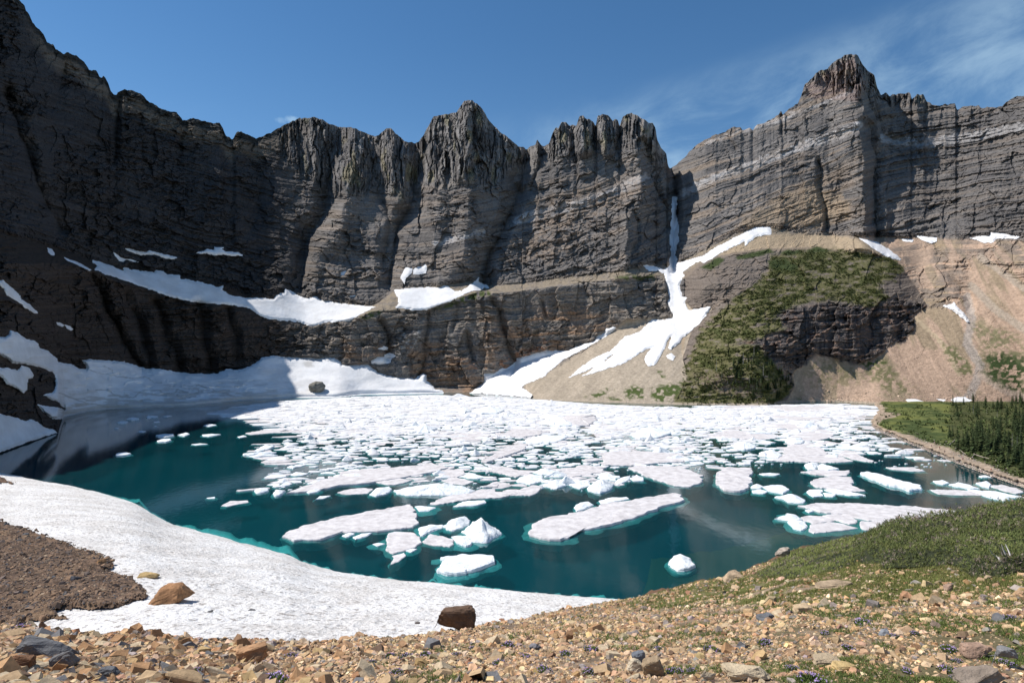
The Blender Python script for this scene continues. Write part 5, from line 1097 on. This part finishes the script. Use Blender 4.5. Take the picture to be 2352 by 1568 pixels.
def build_plants():
    rng = np.random.default_rng(31)
    # low wind-cut conifer scrub of the right slope
    xs = np.arange(1700, 2600, 2.5); ys = np.arange(1090, 1360, 1.8); X, Y = np.meshgrid(xs, ys)
    yc = np.interp(X, CREST[:, 0], CREST[:, 1]); Yc = np.maximum(Y, yc); wx, wd, wz = ground1(X, Yc); hh, e = krum_h(X, Yc, wx, wd)
    keep = ((e > 0) & (Y > yc - 3)); keep = keep[:-1, :-1] & keep[1:, 1:]
    C = np.zeros(X.shape + (3,)) + np.array([.030, .035, .016]); V, f, c = compact(np.stack([wx, wd, wz + hh * .8], -1).reshape(-1, 3), grid_faces(*X.shape, keep), C.reshape(-1, 3))
    n = 56000; x = rng.uniform(1720, 2420, n); y = rng.uniform(1140, 1350, n); ycc = np.interp(x, CREST[:, 0], CREST[:, 1]); ok = (y > ycc) & (sdist(KRUM, x, y) > 1); x, y = x[ok], y[ok]
    X, D, Z = ground1(x, y); hh, e = krum_h(x, y, X, D); s = D / F * rng.uniform(3.5, 8.5, len(x)) * np.where(x > 2000, 1, .8)
    tone = fbm(X / 2.5, D / 2.5, 911, 3); col = np.array([.098, .118, .036])[None] * (.25 + 1.6 * tone[:, None]); yl = rng.random(len(x)) < .35; col[yl] = np.array([.14, .15, .045])[None] * (.6 + .8 * tone[yl][:, None])
    lf = x < 1960; col[lf] = col[lf] * 1.2 + np.array([.035, .032, .008])
    dead = rng.random(len(x)) < .03 + .25 * sm(.52, .62, fbm(X / 1.3, D / 1.3, 915, 2)); col[dead] = np.array([.26, .20, .165])
    p2 = sprays(np.stack([X, D, Z + hh * rng.uniform(.6, 1.1, len(x))], -1), s, rng, col, 8, .55, .13)
    V, f, c = join([(V, f, c), p2]); tag(mesh_np('scrub', V, f, M['leaf'], c), kind='stuff'); print('SCRUB', len(f))
    # grass of the right slope
    n = 80000; x = rng.uniform(1380, 2420, n); y = rng.uniform(1225, 1420, n); ycc = np.interp(x, CREST[:, 0], CREST[:, 1]); g = mask(GRASS, x, y, 22, 12, 41)
    ok = (y > ycc) & (rng.random(n) < g) & (sdist(KRUM, x, y) < 1); x, y = x[ok], y[ok]; X, D, Z = ground1(x, y); tone = fbm(X / 1.5, D / 1.5, 921, 3); ok = tone > .40; x, y, X, D, Z, tone = [q[ok] for q in (x, y, X, D, Z, tone)]
    col = np.array([.15, .165, .045])[None] * (.6 + .8 * tone[:, None]); col[rng.random(len(x)) < .3] = (.22, .20, .075)
    V, f, c = sprays(np.stack([X, D, Z], -1), D / F * rng.uniform(3.5, 7, len(x)), rng, col, 5, 1.0, .10); tag(mesh_np('grass', V, f, M['leaf'], c), kind='stuff')
    # thin green between the stones
    n = 42000; x = rng.uniform(850, 2420, n); y = rng.uniform(1380, 1600, n); X, D, Z = ground1(x, y); t = fbm(X / .7, D / .7, 931, 3); ok = (y > np.interp(x, CREST[:, 0], CREST[:, 1])) & (t > np.interp(x, [900, 1500, 2300], [.66, .575, .53]) + np.interp(y, [1380, 1450, 1560], [-.06, .0, .03])); x, y, X, D, Z = [q[ok] for q in (x, y, X, D, Z)]
    V, f, c = sprays(np.stack([X, D, Z + .01], -1), np.clip(D / F * rng.uniform(4, 7, len(x)), .02, .3), rng, np.repeat(np.array([[.11, .145, .035]]), len(x), 0), 6, .8, .12); tag(mesh_np('ground_cover', V, f, M['leaf'], c), kind='stuff')
    # turf cushions with lilac flowers
    spots = PL("H 340,1392 440,1402 215,1432 372,1502 582,1392 682,1342 1150,1334 910,1352 1270,1404 1400,1484 790,1388 1545,1384 1720,1350 1800,1454 1712,1502 1080,1444 2180,1344 2300,1502 950,1484 G 605,1238 140,1215 1890,1556 2000,1388 1350,1480 I 890,1560 565,1326 1140,1345 980,1254 1840,1345 1885,1414 1545,1486 1830,1480 1860,1530 2235,1434 2255,1124 1925,1524 200,1366 60,1494 1465,1266 1235,1184 1600,1244 760,1474")
    big = {(21), (24)}
    protos = []
    for i in range(4):
        r2 = np.random.default_rng(50 + i); n = 130; th = r2.uniform(0, 6.28, n); r = np.sqrt(r2.uniform(0, 1, n)); Pp = np.stack([r * np.cos(th), r * np.sin(th) * .8, .22 * (1 - r * r)], -1)
        L = sprays(Pp, np.full(n, .26), r2, np.repeat(np.array([[.085, .125, .03]]), n, 0), 6, .75, .16)
        n = 40; th = r2.uniform(0, 6.28, n); r = np.sqrt(r2.uniform(0, 1.2, n)); Pf = np.stack([r * np.cos(th), r * np.sin(th) * .8, .30 * (1 - .5 * r * r) + .12], -1); Fl = sprays(Pf, np.full(n, .10), r2, np.repeat(np.array([[.46, .33, .58]]), n, 0), 5, .6, .5)
        protos.append((mesh_np('leaves', *L[:2], M['leaf'], L[2]), mesh_np('flowers', *Fl[:2], M['leaf'], Fl[2])))
    for p_ in protos: p_[1]['kind'] = 'stuff'
    used = set()
    for i, (x, y) in enumerate(spots):
        k = i % 4; Xw, D, Z = [float(q[0]) for q in ground1(np.array([x]), np.array([y]))]; e = empty('alpine_plant', (Xw, D, Z + .01)); e.scale = (D / F * (24 if i in big else 11),) * 3 if False else (1, 1, 1)
        sc = D / F * (34 if i in big else 15 + 5 * math.sin(i * 2.3)); e.rotation_euler = (0, 0, i * 1.3)
        for q in protos[k]:
            c = q if k not in used else q.copy()
            if k in used: COL.objects.link(c)
            c.parent = e; c.scale = (sc, sc, sc)
        used.add(k)
        z = 'at the lower left' if x < 800 else 'left of the upright dark block' if x < 1046 else 'on the stones at bottom centre' if x < 1500 else 'on the stones at lower right'
        lab = 'largest green cushion plant with lilac flowers at the bottom edge, left of centre' if i == 21 else 'largest green cushion plant with lilac flowers at the bottom edge, right of centre' if i == 24 else f"small green cushion plant with lilac flowers {z}"
        tag(e, lab, 'plant', None if i in big else f"lilac cushion plants {z}")
    # dead grey branches above the scrub
    def twig(lines, lab, r0):
        parts = []
        D0 = None; xs_ = [p for L in lines for p in L]; base = max(xs_, key=lambda p: p[1]); D0 = float(f1D(np.array([base[0]]), np.array([base[1] + 6.]))[0]); bx = pt(base[0], base[1], D0)
        for li, L in enumerate(lines):
            Q = [Vector(pt(x, y, D0 + .25 * math.sin(li * 2.1) * (j - 1))) - Vector(bx) for j, (x, y) in enumerate(L)]; n = 6; V = []
            for j, q in enumerate(Q):
                r = r0 * (1 - .8 * j / (len(Q) - 1)); V += [(q.x + r * math.cos(a), q.y + r * math.sin(a), q.z) for a in np.linspace(0, 6.28, n, endpoint=False)]
            Fq = [[j * n + a, j * n + (a + 1) % n, (j + 1) * n + (a + 1) % n, (j + 1) * n + a] for j in range(len(Q) - 1) for a in range(n)]; V = np.array(V); parts.append((V, np.array(Fq), np.tile([[.50, .46, .43]], (len(V), 1))))
        V, f, c = join(parts); o = mesh_np('dead_branches', V, f, M['bark'], c, smooth=True); o.location = bx; tag(o, lab, 'branches')
    twig([PL("M 2085,960 2070,860 2040,820 1930,720 1880,640"), PL("M 2065,850 2000,760 1980,740"), PL("M 2085,960 2078,740 2040,650 1980,585"), PL("M 2120,900 2110,735 2070,650 2050,590"), PL("M 2190,960 2190,800 2150,690 2105,590"), PL("M 1960,900 1930,850 1860,780")], 'bleached bare branches forking up out of the dark scrub at right', .025)
    twig([PL("M 2352,330 2320,270 2225,205"), PL("M 2360,340 2350,240 2310,150"), PL("M 2352,330 2330,290 2290,270")], 'short bleached branches at the right picture edge over the scrub', .03)
    twig([PL("M 720,350 718,300 715,245"), PL("M 718,330 700,305"), PL("M 718,320 735,300"), PL("M 718,290 706,272")], 'tiny bare sapling against the largest ice slab on the bank skyline', .06)
    twig([PL("M 630,370 625,345 622,315"), PL("M 630,360 640,340")], 'smaller bare sapling left of the tiny one on the bank skyline', .06)
    # scrub clumps of the green hill
    VG = PL("F 30,940 120,720 300,540 480,400 600,300 600,210 700,160 1000,150 1300,185 1440,215 1520,290 1450,370 1350,390 1430,480 1300,545 1100,520 900,500 700,560 640,600 700,700 480,770 340,800 540,830 640,960 760,1090 650,1215 0,1215 0,950")
    n = 26000; x = rng.uniform(1560, 2080, n); y = rng.uniform(565, 930, n); nz = fbm(x / 16, y / 6, 161, 4); ok = (sdist(VG, x, y) > 0) & (nz > .465) & (y < LN(SHORE, x) - 1); x, y, nz = x[ok], y[ok], nz[ok]
    D, _ = wallD(x, y); P = np.stack([(x - CX) / F * D, D - .5, H + (YH - y) / F * D], -1); t = fbm(x / 12, y / 7, 941, 3)
    col = np.array([.095, .105, .034])[None] * (.45 + 1.1 * t[:, None])
    V, f, c = sprays(P, rng.uniform(.7, 1.6, len(x)), rng, col, 7, .7, .3); tag(mesh_np('hill_scrub', V, f, M['far_leaf'], c), kind='stuff')
    n = 6000; x = rng.uniform(2000, 2380, n); y = rng.uniform(925, 1125, n); e = mz(x, y); tt = fbm(x / 9, y / 4, 951, 3); ok = (e > bank_w(x) + 2) & ((tt > .55) | (x > 2180) & (tt > .42) | (e < 22) & (x > 2030) & (tt > .45)); x, y = x[ok], y[ok]
    P = np.array([meadow_pt(a, b)[0] for a, b in zip(x, y)]); V, f, c = sprays(P, rng.uniform(.6, 1.6, len(x)), rng, np.array([.07, .09, .03])[None] * np.exp(rng.normal(0, .35, (len(x), 1))), 6, .7, .3); tag(mesh_np('meadow_scrub', V, f, M['far_leaf'], c), kind='stuff')

def conifer(seed, slim=.16):
    r = np.random.default_rng(seed); V, Fc, C = [], [], []; lv = 17
    for k in range(lv):
        t = k / (lv - 1); z = .10 + .88 * t; R = slim * (1 - t) ** .85 * r.uniform(.75, 1.2) + .012; nb = 9 if t < .7 else 6
        for j in range(nb):
            a = 2 * math.pi * (j + r.uniform(-.3, .3)) / nb + k; L = R * r.uniform(.6, 1.25); ca, sa = math.cos(a), math.sin(a); w = L * .36; dz = -L * r.uniform(.15, .5); b = len(V)
            V += [(0, 0, z + .02), (ca * L * .6 - sa * w, sa * L * .6 + ca * w, z + dz * .55), (ca * L, sa * L, z + dz), (ca * L * .6 + sa * w, sa * L * .6 - ca * w, z + dz * .55), (ca * L * .5, sa * L * .5, z - .035)]
            Fc += [(b, b + 1, b + 2), (b, b + 2, b + 3), (b, b + 4, b + 2)]; c = np.array([.040, .056, .022]) * r.uniform(.6, 1.5); C += [c * .8, c, c * 1.25, c, c * .6]
    return np.array(V), np.array(Fc), np.array(C)

def trunk_mesh(seed, dead=False):
    r = np.random.default_rng(seed); V, Fc = [], []; n = 6; K = 6
    for k in range(K):
        t = k / (K - 1); R = .014 * (1 - t * .9); ox = .01 * math.sin(t * 3 + seed)
        V += [(ox + R * math.cos(a), R * math.sin(a), t * (.97 if dead else .9)) for a in np.linspace(0, 6.28, n, endpoint=False)]
    Fc = [(k * n + a, k * n + (a + 1) % n, (k + 1) * n + (a + 1) % n) for k in range(K - 1) for a in range(n)] + [(k * n + a, (k + 1) * n + (a + 1) % n, (k + 1) * n + a) for k in range(K - 1) for a in range(n)]
    col = np.array([.40, .37, .34]) if dead else np.array([.20, .165, .135])
    if dead: return np.array(V), np.array(Fc), np.tile(col, (len(V), 1))
    return np.array(V), np.array(Fc), np.tile(col, (len(V), 1))

def snag_branches(seed):
    r = np.random.default_rng(seed); V, Fc = [], []
    for k in range(22):
        z = r.uniform(.25, .95); a = r.uniform(0, 6.28); L = .13 * (1.05 - z) * r.uniform(.5, 1.3); ca, sa = math.cos(a), math.sin(a); b = len(V); V += [(0, 0, z + .006), (0, 0, z - .006), (ca * L, sa * L, z + L * r.uniform(-.2, .5)), (-sa * .006, ca * .006, z)]; Fc += [(b, b + 1, b + 2), (b, b + 3, b + 2)]
    V = np.array(V); return V, np.array(Fc), np.tile([[.38, .35, .32]], (len(V), 1))

def build_trees():
    rng = np.random.default_rng(41); live = []; dead = []
    for i in range(5):
        c = conifer(60 + i, (.17, .14, .20, .15, .18)[i]); t = trunk_mesh(i); live.append([('crown', c, M['far_leaf']), ('trunk', t, M['bark'])])
        dead.append([('trunk', trunk_mesh(i + 9, True), M['bark']), ('branches', snag_branches(i), M['bark'])])
    cache = {}
    def place(loc, h, k, isdead, lab, grp):
        key = (k, isdead); e = empty('dead_tree' if isdead else 'conifer_tree', loc)
        if key not in cache: cache[key] = [mesh_np(nm, *d[:2], mt, d[2]) for nm, d, mt in (dead if isdead else live)[k]]; obs = cache[key]
        else:
            obs = [o.copy() for o in cache[key]]
            for o in obs: COL.objects.link(o)
        a = rng.uniform(0, 6.28)
        for o in obs: o.parent = e; o.scale = (h, h, h); o.rotation_euler = (0, 0, a)
        tag(e, lab, 'dead tree' if isdead else 'conifer', grp)
    # wood on the right bank
    hand = PL("K 1180,510 1310,705 1395,715 1450,725 1545,735 1690,720 1740,690 1860,705 1940,760 2010,900 2240,900 2300,760 2110,640 1600,640 2330,1000 2050,640 K 2190,780")
    hh = [205, 330, 300, 300, 350, 400, 300, 360, 420, 330, 380, 420, 260, 280, 300, 300, 260]
    for i, (x, y) in enumerate(hand):
        p, e = meadow_pt(x, y); lab = 'lone dark conifer at the left end of the lakeside wood' if i == 0 else 'dark conifer in the front row of the lakeside wood, %s' % ('left part' if x < 2245 else 'middle part' if x < 2300 else 'right part')
        place(p, hh[i] * .1465 * p[1] / F, i % 5, False, lab, None if i == 0 else 'front row conifers of the lakeside wood, %s' % ('left part' if x < 2245 else 'middle part' if x < 2300 else 'right part'))
    cnt = 0; tries = 0
    WD = PL("F 1840,1190 1900,1180 2120,1175 2352,1180 W 2440,920 2440,1120 K 2352,1100 2200,1000 2000,960 1700,780 1500,740 1150,560 1130,300 1180,210")
    while cnt < 165 and tries < 5000:
        tries += 1; x, y = rng.uniform(2175, 2440), rng.uniform(918, 1110)
        if sdist(WD, np.array([x]), np.array([y]))[0] < 0: continue
        if 965 < y < 1000 and x < 2270 and rng.random() < .85: continue
        if rng.random() < (y - 990) / 180: continue
        p, e = meadow_pt(x, y)
        if e < 9: continue
        dd = rng.random() < .16; far = y < 965; h = rng.uniform(5.5, 10.5) * (1.0 if not dd else .75)
        lab = ('bare grey dead tree' if dd else 'dark conifer') + (' in the far dense part of the lakeside wood' if far else ' in the open near part of the lakeside wood'); place(p, h, cnt % 5, dd, lab, lab + 's'); cnt += 1
    # trees and snags on the lower left flank of the green hill
    sn = [("S 1255,560", 165), ("S 665,795", 210), ("S 590,640", 110), ("S 1085,700", 230), ("S 1150,690", 100), ("S 750,960", 130), ("S 1000,700", 85), ("S 1300,1090", 110), ("S 1235,650", 130), ("S 340,960", 90), ("S 1400,900", 220), ("S 1180,1000", 150), ("S 840,1000", 110), ("S 960,980", 100), ("S 420,920", 60), ("S 1990,470", 90), ("S 1350,1000", 100), ("S 280,1080", 110)]
    for i, (s, hz) in enumerate(sn):
        x, y = PL(s)[0]; D = float(wallD(np.array([x]), np.array([y]))[0][0]) - 1; place(pt(x, y, D), hz * .1465 * D / F, i % 5, True, 'bare grey dead tree on the lower flank of the green hill, %s' % ('left half' if x < 1700 else 'right half'), 'dead trees on the green hill, %s' % ('left half' if x < 1700 else 'right half'))
    TP = PL("S 1250,560 1500,600 1560,720 1750,830 1880,1040 1700,1330 1500,1330 1280,1250 1100,1080 900,1020 700,960 900,660 1100,600"); TP2 = PL("S 300,1000 520,1010 530,1130 310,1130"); cnt = 0
    while cnt < 75:
        x, y = rng.uniform(1580, 1830), rng.uniform(815, 926); A, B = np.array([x]), np.array([y])
        if sdist(TP, A, B)[0] < 0 and sdist(TP2, A, B)[0] < 0: continue
        if y > LN(SHORE, A)[0] - 2: continue
        D = float(wallD(A, B)[0][0]) - 1; h = rng.uniform(4.5, 9.5) if x > 1600 else rng.uniform(3, 5); lab = 'dark conifer in the clump on the right foot of the green hill' if x > 1735 else 'dark conifer on the lower middle flank of the green hill'
        place(pt(x, y, D), h, cnt % 5, False, lab, lab + 's'); cnt += 1
    for i, (x, y) in enumerate(PL("E 1893,328 1908,326 1900,345 2030,355 2110,360 962,440 985,436 F 1172,222")):
        D = float(wallD(np.array([x]), np.array([y]))[0][0]) - 1; lab = 'small conifer at the %s' % ('left end of the pale ledge under the notch' if i < 3 else 'right end of the pale ledge under the notch' if i < 5 else 'tip of the middle snowfield on the ledge' if i < 7 else 'top of the green hill'); place(pt(x, y, D), 4.5 if i < 5 else 5.5, i % 5, False, lab, lab.replace('small conifer', 'conifers') if i < 7 else None)
    # driftwood on the bank
    for i, (s, lab) in enumerate([("K 1280,690 1330,710 1440,790", 'thin bleached log lying by the right shore, left one'), ("K 1560,780 1700,830 1800,850", 'thin bleached log lying by the right shore, right one'), ("K 1180,640 1270,560 1290,545", 'leaning bleached log beside the hikers')]):
        L = PL(s); Q = [Vector(meadow_pt(x, y)[0]) + Vector((0, 0, .5)) for x, y in L]; c = Q[0].copy(); V = []; n = 6
        for j, q in enumerate(Q):
            r = .28 * (1 - .25 * j); V += [((q - c).x, (q - c).y + r * math.cos(a), (q - c).z + r * math.sin(a)) for a in np.linspace(0, 6.28, n, endpoint=False)]
        Fq = np.array([[j * n + a, j * n + (a + 1) % n, (j + 1) * n + (a + 1) % n, (j + 1) * n + a] for j in range(2) for a in range(n)]); o = mesh_np('driftwood_log', np.array(V), Fq, M['bark'], np.tile([[.42, .36, .30]], (len(V), 1)), smooth=True); o.location = c; tag(o, lab, 'log')

def skin_mesh(name, verts, edges, radii, mat, col, levels=1):
    me = bpy.data.meshes.new('t'); me.from_pydata([tuple(v) for v in verts], edges, []); o = bpy.data.objects.new('t', me); COL.objects.link(o)
    s = o.modifiers.new('s', 'SKIN'); ss = o.modifiers.new('u', 'SUBSURF'); ss.levels = levels; ss.render_levels = levels
    for i, r in enumerate(radii): me.skin_vertices[0].data[i].radius = r if isinstance(r, tuple) else (r, r)
    me.skin_vertices[0].data[0].use_root = True
    dg = bpy.context.evaluated_depsgraph_get(); m2 = bpy.data.meshes.new_from_object(o.evaluated_get(dg)); bpy.data.objects.remove(o); m2.name = name
    at = m2.color_attributes.new('Col', 'FLOAT_COLOR', 'POINT'); at.data.foreach_set('color', np.tile(np.array([*col, 1.0], np.float32), len(m2.vertices))); m2.materials.clear(); m2.materials.append(mat)
    for p in m2.polygons: p.use_smooth = True
    return m2

def build_people():
    def skel(sit):
        hz = .92 if not sit else .48
        P = [(0, 0, hz), (0, 0, hz + .25), (0, -.01, hz + .48), (0, -.01, hz + .58), (0, .0, hz + .66), (0, 0, hz + .80)]; Rr = [(.15, .11), (.14, .10), (.16, .10), .055, (.085, .10), (.075, .085)]
        E = [(0, 1), (1, 2), (2, 3), (3, 4), (4, 5)]
        for s in (-1, 1):
            b = len(P); kx = .10 * s
            if sit: P += [(kx, -.05, hz - .02), (kx * 1.2, -.42, hz - .02), (kx * 1.2, -.50, .08), (kx * 1.3, -.64, .04)]
            else: P += [(kx, 0, hz - .08), (kx * 1.15, -.02, .49), (kx * 1.3, .02, .09), (kx * 1.4, -.13, .04)]
            Rr += [.088, .062, .042, .038]; E += [(0, b), (b, b + 1), (b + 1, b + 2), (b + 2, b + 3)]
            a = len(P); P += [(.19 * s, -.01, hz + .46), (.25 * s, -.03, hz + .20), (.24 * s, -.16, hz - .02), (.235 * s, -.22, hz - .08)]; Rr += [.055, .042, .032, .03]; E += [(2, a), (a, a + 1), (a + 1, a + 2), (a + 2, a + 3)]
            for f in range(4):   # fingers
                q = len(P); P.append((.235 * s + (f - 1.5) * .018, -.27 - .01 * (f % 2), hz - .13)); Rr.append(.009); E.append((a + 3, q))
            q = len(P); P.append((.20 * s, -.25, hz - .09)); Rr.append(.010); E.append((a + 3, q))
        return P, E, Rr
    meshes = {}
    shirts = {'red': (.55, .06, .05), 'white': (.75, .75, .75), 'blue': (.08, .16, .38), 'dark': (.05, .05, .06), 'pink': (.6, .28, .28)}
    for sit in (0, 1):
        P, E, Rr = skel(sit); meshes[sit, 'body'] = skin_mesh('body', P, E, Rr, M['cloth'], (.45, .29, .21)); hz = P[0][2]
        sh = [0, 1, 2]; a1, a2 = 10, 19
        Q = [P[0], P[1], P[2], P[a1], P[a1 + 1], P[a2], P[a2 + 1]]; Er = [(0, 1), (1, 2), (2, 3), (3, 4), (2, 5), (5, 6)]; rr = [(.165, .125), (.155, .115), (.175, .115), .07, .055, .07, .055]
        for k, c in shirts.items(): meshes[sit, 'shirt', k] = skin_mesh('shirt', Q, Er, rr, M['cloth'], c)
        l1, l2 = 6, 15; Q = [P[0], P[l1], P[l1 + 1], P[l2], P[l2 + 1]]; meshes[sit, 'trousers'] = skin_mesh('trousers', Q, [(0, 1), (1, 2), (0, 3), (3, 4)], [(.165, .125), .1, .078, .1, .078], M['cloth'], (.12, .12, .14))
        meshes[sit, 'hair'] = skin_mesh('hair', [(0, .03, hz + .70), (0, .02, hz + .82)], [(0, 1)], [(.09, .085), (.085, .09)], M['cloth'], (.10, .06, .04))
    PE = [("K 245,452", 'red', 0, 'in a red top standing alone near the tip of the stony shore'), ("K 683,562", 'white', 0, 'in a white top at the back left of the hikers group'), ("K 655,556", 'blue', 1, 'in a blue top sitting at the back left of the hikers group'), ("K 710,645", 'dark', 0, 'in dark clothes standing left of the white top at the water'),
          ("K 775,655", 'white', 0, 'in a white top standing in the middle of the bank near the water'), ("K 870,690", 'red', 1, 'in a red top sitting right of the middle of the hikers group'), ("K 900,662", 'pink', 1, 'in a pink top sitting behind the sitting red top'), ("K 950,612", 'blue', 1, 'in a blue top sitting at the back edge of the hikers group'),
          ("K 950,722", 'white', 1, 'in a white top sitting close to the water in the hikers group'), ("K 1030,702", 'red', 0, 'in a red top standing at the right of the hikers group'), ("K 1108,765", 'dark', 0, 'in dark clothes standing at the right end of the hikers group'), ("K 1390,872", 'red', 1, 'in a red top sitting alone on the bank right of the group'), ("K 1838,1042", 'red', 1, 'in a red top sitting far right by the water'), ("K 612,590", 'pink', 1, 'in a pink top sitting at the left end of the hikers group')]
    for i, (s, c, sit, lab) in enumerate(PE):
        x, y = PL(s)[0]; p, e = meadow_pt(x, y); q = empty('person', (p[0], p[1], p[2] + .25)); q.rotation_euler = (0, 0, rng_ang(i)); tag(q, 'person ' + lab, 'person', 'hikers resting on the right shore')
        for nm, key in (('body', (sit, 'body')), ('shirt', (sit, 'shirt', c)), ('trousers', (sit, 'trousers')), ('hair', (sit, 'hair'))):
            o = bpy.data.objects.new(nm, meshes[key]); COL.objects.link(o); o.parent = q
def rng_ang(i): return math.radians(-60 + (i * 53) % 90)
# ------------------------------------------------------------------ light, sky, camera
def build_light():
    az, el = math.radians(SUN_AZ), math.radians(SUN_EL)
    s = Vector((math.sin(az) * math.cos(el), math.cos(az) * math.cos(el), math.sin(el)))
    L = bpy.data.lights.new('sun', 'SUN'); L.energy = 4.6; L.angle = math.radians(.5); L.color = (1, .95, .88)
    o = bpy.data.objects.new('sun', L); COL.objects.link(o); o.rotation_euler = s.to_track_quat('Z', 'Y').to_euler(); o.location = s * 900
    w = bpy.data.worlds.new('World'); SC.world = w; w.use_nodes = True; nt = w.node_tree; bg = nt.nodes['Background']
    sky = nt.nodes.new('ShaderNodeTexSky'); sky.sky_type = 'NISHITA'; sky.sun_disc = False; sky.sun_elevation = el; sky.sun_rotation = az; sky.altitude = 2000; sky.air_density = 1.1; sky.dust_density = .35; sky.ozone_density = 4.0
    # thin cirrus high on the right, laid out by direction on the sky
    tc = nt.nodes.new('ShaderNodeTexCoord'); sep = nt.nodes.new('ShaderNodeSeparateXYZ'); nt.links.new(tc.outputs['Generated'], sep.inputs[0])
    def mth(op, a, b=None):
        n = nt.nodes.new('ShaderNodeMath'); n.operation = op
        for i, v in enumerate((a, b)):
            if v is None: continue
            if isinstance(v, (int, float)): n.inputs[i].default_value = v
            else: nt.links.new(v, n.inputs[i])
        return n.outputs[0]
    az_ = mth('ARCTAN2', sep.outputs['X'], sep.outputs['Y']); el_ = mth('ARCSINE', sep.outputs['Z'])
    cmb = nt.nodes.new('ShaderNodeCombineXYZ'); nt.links.new(az_, cmb.inputs[0]); nt.links.new(el_, cmb.inputs[1])
    mp = nt.nodes.new('ShaderNodeMapping'); mp.vector_type = 'TEXTURE'; mp.inputs['Rotation'].default_value = (0, 0, math.radians(12)); mp.inputs['Scale'].default_value = (.30, .14, 1); nt.links.new(cmb.outputs[0], mp.inputs['Vector'])
    n1 = noise_node(nt, 1.9, 8, .62, mp.outputs['Vector']); n1.inputs['Distortion'].default_value = .35
    def ramp(v, a, b):
        r = nt.nodes.new('ShaderNodeMapRange'); r.interpolation_type = 'SMOOTHSTEP'; r.inputs['From Min'].default_value = a; r.inputs['From Max'].default_value = b; nt.links.new(v, r.inputs['Value']); return r.outputs[0]
    top = mth('SUBTRACT', el_, mth('MULTIPLY', az_, .14))
    cov = mth('MULTIPLY', mth('MULTIPLY', ramp(az_, -.2, .2), ramp(top, .385, .30)), ramp(n1.outputs['Fac'], .31, .74))
    low = mth('MULTIPLY', ramp(el_, .36, .22), ramp(n1.outputs['Fac'], .40, .74))
    f = mth('ADD', mth('MULTIPLY', cov, .36), mth('ADD', mth('MULTIPLY', low, .20), mth('MULTIPLY', ramp(el_, .5, .15), .05)))
    for (ca, ce, ra, re_) in ((-.345, .339, .013, .006), (-.362, .336, .010, .005)):   # two tiny puffs over the left skyline
        da = mth('DIVIDE', mth('SUBTRACT', az_, ca), ra); de = mth('DIVIDE', mth('SUBTRACT', el_, ce), re_); rr = mth('ADD', mth('MULTIPLY', da, da), mth('MULTIPLY', de, de))
        nn = noise_node(nt, 160, 4, .6, cmb.outputs[0]); f = mth('ADD', f, mth('MULTIPLY', ramp(mth('ADD', rr, mth('MULTIPLY', nn.outputs['Fac'], 1.6)), 1.9, .6), .34 if ca > -.35 else .18))
    mx = nt.nodes.new('ShaderNodeMix'); mx.data_type = 'RGBA'; nt.links.new(f, mx.inputs[0]); hs = nt.nodes.new('ShaderNodeHueSaturation'); hs.inputs['Saturation'].default_value = 1.16; hs.inputs['Hue'].default_value = .495; nt.links.new(sky.outputs[0], hs.inputs['Color']); nt.links.new(hs.outputs[0], mx.inputs[6]); mx.inputs[7].default_value = (5.6, 7.6, 8.8, 1)
    nt.links.new(mx.outputs[2], bg.inputs['Color']); bg.inputs['Strength'].default_value = .105
def build_camera():
    cd = bpy.data.cameras.new('camera'); cd.sensor_width = 36; cd.lens = 36 * F / 2352; cd.clip_end = 8000; cd.clip_start = .1
    cd.shift_y = (YH - 784) / 2352.0
    o = bpy.data.objects.new('camera', cd); COL.objects.link(o); o.location = (0, 0, H); o.rotation_euler = (math.radians(90), 0, 0); SC.camera = o
    vs = SC.view_settings; vs.view_transform = 'Standard'; vs.look = 'None'; vs.gamma = 1; vs.exposure = 0.18; vs.use_curve_mapping = False
    SC.render.resolution_x = 1024; SC.render.resolution_y = 682
STEPS = [build_wall, build_snow, build_ground, build_near_snow, build_meadow, build_water, build_ice, build_stones, build_plants, build_trees, build_people, build_light, build_camera]
import time
for fn in STEPS:
    _t = time.time(); fn(); print('BUILT', fn.__name__, round(time.time() - _t, 1))
